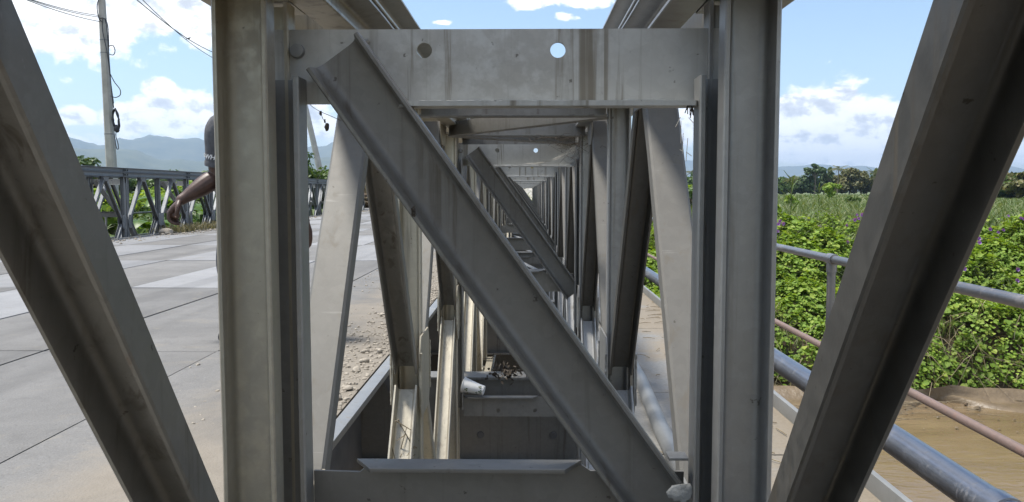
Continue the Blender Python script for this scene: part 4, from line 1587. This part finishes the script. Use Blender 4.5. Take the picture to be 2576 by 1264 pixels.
for i in range(46):
    c = Vector((mrs.gauss(-10.2, .9), mrs.gauss(44.9, .4), mrs.uniform(.05, .55)))
    d = Vector((mrs.uniform(-1, 1), mrs.uniform(-.6, .6), mrs.uniform(-.3, .3))).normalized() * mrs.uniform(.3, .9)
    mb.tube([c - d, c + d], [.05, .035], 6)
tag(mb.build('log_pile', M['dry']), 'grey tangle of cut branches in front of the brush heap', 'branch pile')
tree('bush', px(783, 45), 43.5, 1.0, .7, .5, M['drygrass'], 'dry yellowish shrub at the road edge below the leafy bush', None, 700, .12, 10, zb=0.0, cat='bush')
for i in range(9):
    mb = MB().blob((0, 0, 0), (mrs.uniform(.35, .7), mrs.uniform(.35, .6), mrs.uniform(.28, .5)), 9, 6, .16)
    o = mb.build('rubble_block', M['rubble'], loc=(-.55 + (i % 4) * .55 + mrs.uniform(-.1, .1), 44.2 + (i // 4) * .6, .25 + (i // 4) * .33), angle=25)
    tag(o, 'pale block of rubble heaped at the far end of the tunnel', 'rubble', 'rubble heap at the far end of the tunnel')
tree('bush', .5, 47.5, 3.2, 2.4, 1.35, M['drygrass'], 'yellowish bush closing the far end of the tunnel', None, 2600, .2, 18, zb=0.0, cat='bush')

# ------------------------------------------------------------------ utility poles and cables
up_ = empty('utility_pole', (px(281, 25), 25, -0.6), 'tall square concrete utility pole behind the far truss, cables hanging down it', 'utility pole')
mb = MB()
hp = 8.4


def sq(w, z, dx=0):
    b = w * .18
    return [(dx - w / 2 + b, -w / 2, z), (dx + w / 2 - b, -w / 2, z), (dx + w / 2, -w / 2 + b, z), (dx + w / 2, w / 2 - b, z), (dx + w / 2 - b, w / 2, z), (dx - w / 2 + b, w / 2, z), (dx - w / 2, w / 2 - b, z), (dx - w / 2, -w / 2 + b, z)]


lo_, hi_ = sq(.30, 0), sq(.155, hp, -.21)
mb.add(lo_ + hi_, [(i, (i + 1) % 8, 8 + (i + 1) % 8, 8 + i) for i in range(8)] + [tuple(range(7, -1, -1)), tuple(range(8, 16))])
mb.build('shaft', M['concrete'], up_)
for z in (3.2, 5.62, 6.0):
    w = .30 - .145 * z / hp
    mb = MB()
    a, b = sq(w + .012, z, -.21 * z / hp), sq(w + .012, z + .03, -.21 * z / hp)
    mb.add(a + b, [(i, (i + 1) % 8, 8 + (i + 1) % 8, 8 + i) for i in range(8)] + [tuple(range(7, -1, -1)), tuple(range(8, 16))])
    mb.build('band', M['pipe'], up_)


def P25(x, y):
    """a photo point at the pole's depth"""
    return Vector((px(x, 25), 24.86, (481 - y) / 2084 * 25 + H))


def cable(pts, name, r=.012, sub=6):
    out = []
    for i in range(len(pts) - 1):
        p0, p1, p2, p3 = pts[max(i - 1, 0)], pts[i], pts[i + 1], pts[min(i + 2, len(pts) - 1)]
        for j in range(sub):
            s = j / sub
            out.append(.5 * ((2 * p1) + (p2 - p0) * s + (2 * p0 - 5 * p1 + 4 * p2 - p3) * s * s + (3 * p1 - p0 - 3 * p2 + p3) * s ** 3))
    out.append(pts[-1])
    return MB().tube(out, r, 6).build(name, M['cable'])


hang = empty('hanging_cables', P25(276, 50), 'black cables hanging down the concrete pole with loose loops', 'cable')
for q in ([(266, 54), (278, 56), (283, 90), (285, 150), (287, 200), (289, 235), (291, 262), (292, 272)],
          [(274, 52), (271, 75), (274, 100), (280, 130), (284, 165), (287, 205), (290, 240), (293, 275)],
          [(279, 54), (285, 72), (286, 110), (285, 140), (286, 180), (288, 215), (293, 262)],
          [(286, 122), (296, 120), (301, 132), (297, 143), (287, 142)],
          [(287, 190), (297, 210), (310, 228), (310, 242), (298, 248), (286, 244)],
          [(267, 0), (260, 25), (263, 52), (270, 62)],
          [(297, 330), (296, 345), (300, 360), (301, 375), (296, 372), (292, 340)]):
    o = cable([P25(*p) for p in q], 'cable', .013)
    o.parent = hang
    o.matrix_parent_inverse = Matrix.Translation(-hang.location)
coil = empty('cable_coil', P25(297, 305), 'coil of black cable tied to the side of the concrete pole', 'cable coil')
for i in range(6):
    rr = random.Random(i)
    q = [P25(297 + (11 + rr.uniform(-2, 2)) * math.cos(a) * .62 + 2 * math.sin(a), 304 + (27 + rr.uniform(-3, 3)) * math.sin(a)) + Vector((0, rr.uniform(-.05, .05), 0)) for a in [j * 2 * math.pi / 12 for j in range(13)]]
    o = cable(q, 'loop', .016, 3)
    o.parent = coil
    o.matrix_parent_inverse = Matrix.Translation(-coil.location)
mb = MB().blob((0, 0, 0), (.10, .07, .12), 8, 6, .2)
kn = mb.build('tie', M['cable'], coil)
kn.location = P25(298, 325) - coil.location

for i, (a, b, lab) in enumerate((((40, -12), (264, 47), 'upper power line running from the pole out of the top left corner'),
                                 ((52, -6), (265, 51), 'middle power line running from the pole out of the top left corner'),
                                 ((38, -10), (266, 62), 'lower power line running from the pole out of the top left corner'))):
    pa = Vector((px(a[0], 18), 18, (481 - a[1]) / 2084 * 18 + H))
    pb_ = P25(*b)
    pts = [pa.lerp(pb_, s) + Vector((0, 0, -.25 * s * (1 - s))) for s in (0, .25, .5, .75, 1)]
    tag(cable(pts, 'power_line', .010), lab, 'power line')
for i, (a, b, lab) in enumerate((((335, -10), (560, 144), 'thicker power line sloping down to the near post'),
                                 ((352, -10), (560, 160), 'thinner power line sloping down to the near post, small bird on it'))):
    pa = Vector((px(a[0], 26), 26, (481 - a[1]) / 2084 * 26 + H))
    pb_ = Vector((px(b[0], 40), 40, (481 - b[1]) / 2084 * 40 + H))
    d = pb_ - pa
    pts = [pa + d * s + Vector((0, 0, -.22 * math.sin(math.pi * min(1, s / 1.0)) if s <= 1 else 0)) for s in (0, .2, .4, .6, .8, 1, 1.25)]
    tag(cable(pts, 'power_line', .016 if i == 0 else .013), lab, 'power line')
    if i == 1:
        bp = pa + d * .52 + Vector((0, 0, -.15))
bird = empty('bird', bp + Vector((0, 0, .03)), 'small dark bird perched on the thinner power line', 'bird')
MB().blob((0, 0, .07), (.09, .06, .06), 8, 6).build('body', M['cable'], bird)
MB().blob((.09, 0, .14), .04, 8, 6).build('head', M['cable'], bird)
MB().prism([(-.08, .05), (-.24, -.02), (-.22, .03), (-.08, .08)], (0, -.02, 0), (1, 0, 0), (0, 0, 1), (0, 1, 0), .04).build('tail', M['cable'], bird)
bird.scale = (.55, .55, .55)

lp = empty('utility_pole', (px(826, 48), 48, -0.2), 'leaning grey pole beyond the brush heap at the end of the road', 'utility pole')
mb = MB()
mb.tube([(.02, 0, 0), (-.62, 0, 2.9), (-1.32, 0, 6.2), (-2.1, 0, 9.6)], [.19, .175, .155, .13], 12)
mb.build('shaft', M['concrete'], lp)

# ------------------------------------------------------------------ small things on and around the frames
YJ2 = J0 + PL
cup = empty('paper_cup', (-0.272, YJ2 - .022, -1.047 + H), 'crumpled white paper cup with green leaf print lying on the lower plate', 'cup')
mb = MB()
prof_ = [(0.0, .026, ), (.02, .0275), (.06, .033), (.105, .0385), (.112, .041)]
k = 20
for (l, r) in prof_:
    for j in range(k):
        a = 2 * math.pi * j / k
        sq_ = 1 + .05 * math.cos(2 * a + l * 20)
        mb.v.append((l, r * sq_ * math.cos(a), r * sq_ * math.sin(a)))
for i in range(len(prof_) - 1):
    for j in range(k):
        mb.f.append((i * k + j, i * k + (j + 1) % k, (i + 1) * k + (j + 1) % k, (i + 1) * k + j))
mb.f.append(tuple(range(k - 1, -1, -1)))
n0 = len(mb.v)
for j in range(k):
    a = 2 * math.pi * j / k
    mb.v.append((.108, .0375 * math.cos(a), .0375 * math.sin(a)))
for j in range(k):
    mb.v.append((.012, .025 * math.cos(2 * math.pi * j / k), .025 * math.sin(2 * math.pi * j / k)))
b4 = (len(prof_) - 1) * k
for j in range(k):
    mb.f.append((b4 + j, b4 + (j + 1) % k, n0 + (j + 1) % k, n0 + j))
    mb.f.append((n0 + j, n0 + (j + 1) % k, n0 + k + (j + 1) % k, n0 + k + j))
mb.f.append(tuple(n0 + k + j for j in range(k)))
wall = mb.build('cup_wall', M['paper'], cup)
# rim roll and leaf print
MB().tube([(.1125, .041 * math.cos(2 * math.pi * j / 24), .041 * math.sin(2 * math.pi * j / 24)) for j in range(25)], .0022, 6).build('rim', M['paper'], cup)
mb = MB()
for (l, a, s) in ((.018, 2.9, .009), (.012, 3.6, .010), (.085, 3.75, .010), (.078, 4.35, .007), (.030, 3.9, .006)):
    a = math.pi - a
    for qa in (0, 2.1, 4.2):
        ring = []
        for j in range(6):
            b = 2 * math.pi * j / 6
            dl = s * (.55 * math.cos(qa) + .5 * math.cos(b))
            da = s * (.55 * math.sin(qa) + .38 * math.sin(b))
            ll = min(max(l + dl, .003), .104)
            rr_ = .0262 + (ll / .105) * .0126 + .0022
            aa = a + da / rr_
            ring.append((ll, rr_ * 1.075 * math.cos(aa), rr_ * 1.075 * math.sin(aa)))
        mb.add(ring, [tuple(range(6))])
mb.build('leaf_print', M['cup_print'], cup, fix=False)
cup.rotation_euler = (0.4, R(-13), R(180 - 12))
cup.location = (-0.222, YJ2 - .022, -1.067 + H + .0305)

# dry leaf litter on the girder flange, litter scraps behind it
mb = MB()
for i in range(110):
    c = Vector((random.gauss(-.10, .055), YJ2 + .2 + random.gauss(-.03, .05), -1.0 + H + abs(random.gauss(0.01, .03))))
    if c.y < YJ2 + .13:
        c.z -= random.uniform(0, .05)
        c.y = YJ2 + .12
    d1 = Vector((random.uniform(-1, 1), random.uniform(-1, 1), random.uniform(-1, 1))).normalized() * random.uniform(.007, .017)
    d2 = d1.cross(Vector((random.uniform(-1, 1), random.uniform(-1, 1), .3))).normalized() * random.uniform(.006, .014)
    mb.add([c - d1, c + d2, c + d1, c - d2], [(0, 1, 2), (0, 2, 3)])
tag(mb.build('leaf_litter', M['dead'], fix=False), 'clump of dead leaves on the girder flange behind the paper cup', 'dead leaves')
for i, (x, dy) in enumerate(((-.05, .42), (.05, .5))):
    mb = MB()
    m_ = 7
    for a in range(m_):
        for b in range(m_):
            mb.v.append(((a / 6 - .5) * .13, (b / 6 - .5) * .10, random.uniform(0, .035)))
    for a in range(m_ - 1):
        for b in range(m_ - 1):
            mb.f.append((a * m_ + b, a * m_ + b + 1, (a + 1) * m_ + b + 1, (a + 1) * m_ + b))
    o = mb.build('litter_scrap', M['paper'], loc=(x, YJ2 + dy, -1.13 + H), fix=False)
    tag(o, ['crumpled white scrap of litter behind the dead leaves, nearer the truss', 'crumpled white scrap of litter behind the dead leaves, nearer the diagonal'][i], 'litter')
# a ledge plate that holds the litter
mb = MB()
mb.box(XL + .06, XR - .06, .30, .62, -1.152 + H, -1.14 + H)
tag(mb.build('litter_ledge', M['under'], loc=(0, YJ2, 0)), 'dark plate beyond the girder on which litter has gathered', 'plate')

# crumpled milky plastic caught at the lower right corner of the nearest frame
mb = MB()
nn, mm_ = 26, 6
rs = random.Random(4)
edge = [1 + rs.uniform(-.26, .12) if 6 < j < 20 else 1 for j in range(nn)]
mb.v.append((0, -.002, 0))
for i in range(1, mm_ + 1):
    for j in range(nn):
        a = 2 * math.pi * j / nn
        r = .0175 * i / mm_ * (edge[j] if i == mm_ else 1 + (edge[j] - 1) * .4)
        mb.v.append((r * math.cos(a) * 1.15, -.002 * (1 - (i / mm_) ** 3) + .0005 * math.sin(2 * a + i) * (i / mm_) + (rs.uniform(-.0006, .0006) if i > 4 else 0), min(r * math.sin(a), .0085)))
for j in range(nn):
    mb.f.append((0, 1 + j, 1 + (j + 1) % nn))
for i in range(mm_ - 1):
    for j in range(nn):
        a = 1 + i * nn
        mb.f.append((a + j, a + nn + j, a + nn + (j + 1) % nn, a + (j + 1) % nn))
o = mb.build('plastic_scrap', M['plastic'], loc=(.2195, J0 - .058, -.4275 + H), fix=False)
o.rotation_euler = (R(-14), 0, R(18))
tag(o, 'torn milky plastic cap wedged at the foot of the broad diagonal', 'plastic scrap')
mb = MB()
mb.box(.212, XR - .064, -.010, .022, -.400 + H, -.396 + H)
mb.build('shelf_lip', M['steel'], f0, 0.0008)

# cobwebs, threads and dry grass caught in the bracing
def threads(name, pts, r, mat, label, cat):
    mb = MB()
    for q in pts:
        mb.tube(q, r, 4, cap=False)
    o = mb.build(name, mat, fix=False)
    return tag(o, label, cat) if cat == 'dried leaf' else tag(o, kind='stuff')


wr = random.Random(8)
qs = []
for i in range(14):
    c = Vector((wr.gauss(.16, .05), 3.55 + wr.gauss(0, .12), .235 + H - abs(wr.gauss(0, .035))))
    a = wr.uniform(0, 6.28)
    pts = []
    rr = wr.uniform(.02, .09)
    for j in range(5):
        pts.append(c + Vector((math.cos(a + j * .7) * rr, math.sin(a + j * .6) * rr * .6, wr.uniform(-.012, .012))))
    qs.append(pts)
threads('dry_grass_tangle', qs, .0008, M['dead'], 'tangle of dry grass and cobweb hanging from the flat bracing bars', 'dry grass')
qs = []
for i in range(26):
    c = Vector((wr.gauss(.21, .03), 3.75 + wr.gauss(0, .1), .19 + H + wr.gauss(0, .035)))
    pts = [c + Vector((wr.gauss(0, .03), wr.gauss(0, .02), wr.gauss(0, .02))) * (j * .7) for j in range(4)]
    qs.append(pts)
threads('cobweb', qs, .0005, M['dead'], 'dusty cobweb knot at the corner of the second frame', 'cobweb')
qs = []
for i in range(4):
    a = Vector((-.02 + .02 * i, 4.18, .135 + H + wr.uniform(-.006, .006)))
    b = Vector((.235, 4.05, .20 + H + wr.uniform(-.02, .02)))
    qs.append([a.lerp(b, s) + Vector((0, 0, -.016 * math.sin(math.pi * s))) for s in (0, .25, .5, .75, 1)])
threads('cobweb', qs, .0006, M['web'], 'pale cobweb strands sagging across the second top plate', 'cobweb')


def Pn(x, y, Y):
    return Vector((px(x, Y), Y, (481 - y) / 2084 * Y + H))


YL = 1.75
hl = threads('hanging_leaf', [[Pn(760, 245, YL), Pn(790, 272, YL), Pn(808, 283, YL)], [Pn(808, 283, YL), Pn(830, 292, YL), Pn(860, 305, YL)], [Pn(808, 283, YL), Pn(814, 300, YL), Pn(822, 312, YL)]], .0006, M['dead'],
             'dark dried leaf dangling on a thread beside the near frame leg', 'dried leaf')
mb = MB().blob(Pn(824, 321, YL), (.0048, .004, .0085), 8, 6, .25)
mb.blob(Pn(809, 287, YL), (.003, .003, .005), 6, 5, .3)
mb.blob(Pn(819, 306, YL), (.0022, .002, .004), 6, 5, .3)
mb.build('leaf', M['dead'], hl)
sc = MB().blob(Pn(1040, 533, 1.165), (.0035, .003, .007), 7, 6, .35)
for i in range(5):
    sc.tube([Pn(1040, 533, 1.163), Pn(1040 + wr.uniform(-9, 9), 533 + wr.uniform(-14, 14), 1.160)], .0005, 4)
tag(sc.build('insect_husk', M['dead'], fix=False), 'dark husk stuck to the middle of the broad diagonal', 'husk')
sc = MB()
for i in range(14):
    a = Pn(1735 + wr.uniform(-14, 10), 268, 1.21)
    sc.tube([a, a + Vector((wr.uniform(-.006, .006), 0, -wr.uniform(.004, .02)))], .0007, 4)
tag(sc.build('cobweb', M['dead'], fix=False), kind='stuff')
qs = []
for i in range(6):
    a = Pn(1690 + wr.uniform(0, 40), 290 + wr.uniform(0, 60), 1.5)
    qs.append([a, a + Vector((wr.uniform(-.01, .01), 0, -wr.uniform(.01, .05)))])
qs.append([Pn(1706, 378, 1.5), Pn(1716, 384, 1.5)])
qs.append([Pn(1722, 384, 1.5), Pn(1736, 394, 1.5)])
threads('cobweb', qs, .0006, M['web'], 'fine cobweb with bits of leaf in the gap right of the flat diagonal', 'cobweb')
# twigs caught in the gusset of the left truss
mb = MB()
for i in range(16):
    c = Vector((XL + wr.uniform(-.02, .025), J0 + PL / 2 - .17 + wr.uniform(-.05, .03), -.74 + H - i * .012))
    d = Vector((wr.uniform(-.03, .03), wr.uniform(-.02, .02), wr.uniform(-.05, .05)))
    mb.tube([c - d, c + d], [.0022, .0012], 4)
tag(mb.build('twig_bunch', M['dry'], fix=False), 'dry twigs lodged in the channel below the first gusset of the left truss', 'twigs')

# ------------------------------------------------------------------ the man on the road
PX, PY = -1.678, 5.0
man = empty('person', (PX, PY, 0), 'man in charcoal T-shirt with white sleeve print, walking on the road behind the near post', 'person')


def limb(mb, pts, n=16, cap=True):
    """pts: (x, y, z, r); round tapered limb with rounded ends"""
    ps = [Vector(p[:3]) for p in pts]
    rs = [p[3] for p in pts]
    # dense Catmull-Rom
    out, rr = [], []
    for i in range(len(ps) - 1):
        p0, p1, p2, p3 = ps[max(i - 1, 0)], ps[i], ps[i + 1], ps[min(i + 2, len(ps) - 1)]
        q0, q1, q2, q3 = rs[max(i - 1, 0)], rs[i], rs[i + 1], rs[min(i + 2, len(ps) - 1)]
        for j in range(5):
            s = j / 5
            f = lambda a, b, c, d: .5 * ((2 * b) + (c - a) * s + (2 * a - 5 * b + 4 * c - d) * s * s + (3 * b - a - 3 * c + d) * s ** 3)
            out.append(f(p0, p1, p2, p3))
            rr.append(f(q0, q1, q2, q3))
    out.append(ps[-1])
    rr.append(rs[-1])
    mb.tube(out, rr, n)
    mb.blob(ps[0], rs[0] * .99, 12, 8)
    mb.blob(ps[-1], rs[-1] * .99, 12, 8)


def remeshed(name, mb, mat, parent, vox, smooth=4, fac=.5):
    o = mb.build(name, mat, parent)
    r = o.modifiers.new('union', 'REMESH')
    r.mode = 'VOXEL'
    r.voxel_size = vox
    s = o.modifiers.new('soften', 'SMOOTH')
    s.iterations = smooth
    s.factor = fac
    dg = bpy.context.evaluated_depsgraph_get()
    me = bpy.data.meshes.new_from_object(o.evaluated_get(dg))
    o.modifiers.clear()
    old = o.data
    o.data = me
    bpy.data.meshes.remove(old)
    me.materials.clear()
    me.materials.append(mat)
    me.shade_smooth()
    return o


# joints in the man's frame: he faces the camera (-y), photo left is -x
SH_L, EL_L, WR_L = Vector((-.186, 0, 1.255)), Vector((-.216, .05, .985)), Vector((-.392, -.065, .846))
SH_R, EL_R, WR_R = Vector((.186, 0, 1.255)), Vector((.258, .04, .98)), Vector((.338, -.03, .715))
body = MB()
# torso, neck, head
limb(body, [(0, 0, .86, .155), (0, 0, 1.0, .14), (0, .005, 1.12, .15), (0, .005, 1.25, .145), (0, .01, 1.33, .09), (0, .0, 1.40, .058), (0, -.01, 1.46, .056)], 20)
limb(body, [(-.10, 0, 1.22, .10), (.10, 0, 1.22, .10)])
limb(body, [(-.17, 0, 1.295, .060), (.17, 0, 1.295, .060)])
body.blob((0, -.005, 1.545), (.075, .095, .105), 18, 14)
body.blob((0, -.035, 1.495), (.055, .065, .06), 14, 10)
body.blob((0, -.100, 1.528), (.017, .018, .020), 8, 6)
limb(body, [(0, -.092, 1.555, .008), (0, -.108, 1.530, .012)], 8)
for s in (-1, 1):
    body.blob((s * .077, .005, 1.535), (.010, .020, .030), 8, 8)
    body.blob((s * .012, -.098, 1.524), (.009, .009, .008), 8, 6)
limb(body, [(-.022, -.090, 1.492, .006), (0, -.098, 1.494, .008), (.022, -.090, 1.492, .006)], 8)
limb(body, [(-.020, -.088, 1.481, .006), (0, -.096, 1.480, .008), (.020, -.088, 1.481, .006)], 8)
# legs, mid stride
HIPS = ((-.09, .0), (.09, .0))
for s, (hx, hy), kn, an in ((-1, HIPS[0], (-.10, -.09, .47), (-.10, .02, .09)), (1, HIPS[1], (.10, .02, .46), (.10, .20, .12))):
    limb(body, [(hx, hy, .84, .088), (hx, hy - .02, .66, .078), (*kn, .056), (kn[0], (kn[1] + an[1]) / 2 + .03, .30, .056), (*an, .038)])
    limb(body, [(an[0], an[1], .06, .042), (an[0] * 1.1, an[1] - .17, .035, .034)])


def arm(sh, el, wr):
    a = [(*sh, .058), (*sh.lerp(el, .3), .056), (*sh.lerp(el, .65), .054), (*el, .052)]
    d = (wr - el)
    a += [(*(el + d * .18), .061), (*(el + d * .38), .059), (*(el + d * .62), .050), (*(el + d * .85), .037), (*wr, .033)]
    limb(body, a)


arm(SH_L, EL_L, WR_L)
arm(SH_R, EL_R, WR_R)
limb(body, [(*(WR_L.lerp(EL_L, .35) + Vector((-.012, -.022, .012))), .006), (*(WR_L.lerp(EL_L, .6) + Vector((-.010, -.036, .012))), .006), (*(WR_L.lerp(EL_L, .85) + Vector((-.004, -.040, .006))), .006)], 8)


nails = MB()


def hand(wr, fwd, palm_n, side, curl):
    """wr wrist, fwd along the metacarpals, palm_n out of the palm, side towards the thumb"""
    fwd, palm_n = fwd.normalized(), palm_n.normalized()
    side = side.normalized()
    kn = wr + fwd * .098
    # palm
    for t_ in (-.030, -.011, .009, .028):
        limb(body, [(*(wr + side * t_ * .55 + fwd * .01), .0165), (*(wr + side * t_ * .85 + fwd * .055), .0195), (*(wr + side * t_ + fwd * .098), .0155)], 10)
    for i, (t_, L, c) in enumerate(((.032, .086, .9), (.011, .097, 1.0), (-.011, .090, 1.05), (-.033, .071, 1.1))):
        p = kn + side * t_
        segs = [L * .45, L * .31, L * .24]
        ang = 0
        pts = [(*p, .0132)]
        for j, sg in enumerate(segs):
            ang += curl[j] * c
            d = fwd * math.cos(ang) + palm_n * math.sin(ang) + side * t_ * .6
            p = p + d.normalized() * sg
            pts.append((*p, (.0120, .0108, .0088)[j] * (1 if i < 3 else .88)))
        limb(body, pts, 10)
        nd = (-fwd * math.sin(ang) + palm_n * math.cos(ang)) * -1
        c_ = p - d.normalized() * .002 + nd * .0062
        nails.blob(c_, (.0042, .0042, .0042), 8, 6)
    body.blob(wr + fwd * .092 + palm_n * .030, (.030, .030, .030), 12, 8)
    # thumb leaves the side of the palm near its base
    b = wr + side * .018 + fwd * .014 + palm_n * .004
    t1 = b + (side * .72 + fwd * .55 + palm_n * .35).normalized() * .038
    t2 = t1 + (fwd * .80 + side * .18 + palm_n * .50).normalized() * .034
    t3 = t2 + (fwd * .85 - side * .20 + palm_n * .42).normalized() * .027
    limb(body, [(*b, .0195), (*t1, .0160), (*t2, .0140), (*t3, .0110)], 10)
    return t3, t2


fw = Vector((-.58, -.15, -.72))
pn = Vector((.80, .15, -.55))
sd = Vector((.45, -.85, -.15))
fw.normalize()
pn = (pn - fw * pn.dot(fw)).normalized()
sd = (sd - fw * sd.dot(fw) - pn * sd.dot(pn)).normalized()
t3, t2 = hand(WR_L, fw, pn, sd, (.72, .85, .50))
dth = (t3 - t2).normalized()
nails.blob(t3 + Vector((0, -.0072, .001)) + dth * .001, (.0062, .0036, .0068), 10, 8)
fw2 = (Vector((.05, -.08, -1))).normalized()
pn2 = Vector((-.5, .85, 0))
pn2 = (pn2 - fw2 * pn2.dot(fw2)).normalized()
sd2 = -fw2.cross(pn2)
if sd2.x > 0:
    sd2 = -sd2
hand(WR_R, fw2, pn2, sd2, (.35, .45, .3))
remeshed('body', body, M['skin'], man, .0042, 3)
nails.build('finger_nails', M['nail'], man)
MB().tube([(WR_R.x + .030 * math.cos(a), WR_R.y + .030 * math.sin(a), WR_R.z + .01) for a in [j * math.pi / 8 for j in range(17)]], .0035, 6).build('bracelet', M['cable'], man)
for s in (-1, 1):
    MB().blob((s * .031, -.083, 1.558), (.011, .008, .007), 10, 8).build('eye', M['eye'], man)
hair = MB()
hair.blob((0, .012, 1.585), (.080, .098, .085), 18, 12)
hair.blob((0, .045, 1.54), (.074, .072, .075), 14, 10)
remeshed('hair', hair, M['hair'], man, .008, 3)
# T-shirt with sleeves to just above the elbow
sh = MB()
limb(sh, [(0, 0, .80, .178), (0, 0, .98, .170), (0, .005, 1.12, .172), (0, .005, 1.25, .160), (0, .008, 1.335, .095)], 20)
limb(sh, [(-.17, 0, 1.285, .080), (.17, 0, 1.285, .080)])
cutl = SH_L.lerp(EL_L, .72)
cutr = SH_R.lerp(EL_R, .66)
for a, b in ((SH_L, cutl), (SH_R, cutr)):
    k_ = len(sh.v)
    pts = [a.lerp(b, s) for s in (-.05, .2, .45, .7, .95, 1.0)]
    sh.tube(pts, [.076, .077, .073, .070, .069, .0685], 20)
    sh.blob(pts[0], .075, 14, 10)
shirt = remeshed('t_shirt', sh, M['shirt'], man, .009, 3)
# loose hem band round the sleeve
axl = (EL_L - SH_L).normalized()
hm_ = MB()
hm_.tube([cutl - axl * .024, cutl - axl * .012, cutl + axl * .006, cutl + axl * .008], [.0712, .0728, .0726, .066], 24)
hm_.build('sleeve_hem', M['shirt'], shirt)
tr_ = MB()
for s, (hx, hy), kn, an in ((-1, HIPS[0], (-.10, -.09, .47), (-.10, .02, .09)), (1, HIPS[1], (.10, .02, .46), (.10, .20, .12))):
    limb(tr_, [(hx, hy, .86, .105), (hx, hy - .02, .66, .096), (*kn, .078), (kn[0], (kn[1] + an[1]) / 2 + .02, .28, .072), (an[0], an[1], .12, .064)])
limb(tr_, [(-.06, 0, .88, .13), (.06, 0, .88, .13)])
remeshed('trousers', tr_, M['trousers'], man, .010, 3)
for s, an in ((-1, (-.10, .02, .0)), (1, (.10, .20, .03))):
    sh_ = MB()
    limb(sh_, [(an[0], an[1] + .03, .05 + an[2], .050), (an[0], an[1] - .06, .046 + an[2], .045), (an[0] * 1.1, an[1] - .19, .040 + an[2], .040)])
    o = sh_.build('shoe', M['hair'], man)
# lettering wrapped round the sleeve above the hem
fc = bpy.data.curves.new('sleeve_lettering', 'FONT')
fc.body = 'OFF-WHITE'
fc.size = .040
fc.shear = .25
fc.offset = .0009
fc.align_x = 'CENTER'
fo = bpy.data.objects.new('tmp_text', fc)
COL.objects.link(fo)
dg = bpy.context.evaluated_depsgraph_get()
tm = bpy.data.meshes.new_from_object(fo.evaluated_get(dg))
bpy.data.objects.remove(fo)
bm = bmesh.new()
bm.from_mesh(tm)
bmesh.ops.subdivide_edges(bm, edges=[e for e in bm.edges if e.calc_length() > .006], cuts=2)
cen = cutl - axl * .042
ex = Vector((1, 0, 0)) - axl * axl.x
ex.normalize()
ey = axl.cross(ex)
if ey.y > 0:
    ey = -ey
for v in bm.verts:
    th = v.co.x / .0725 + R(-30)
    rad = .0745
    v.co = cen - axl * v.co.y + (ey * math.cos(th) + ex * math.sin(th)) * rad
bm.to_mesh(tm)
bm.free()
tm.materials.clear()
tm.materials.append(M['print'])
link_mesh('sleeve_lettering', tm, shirt)
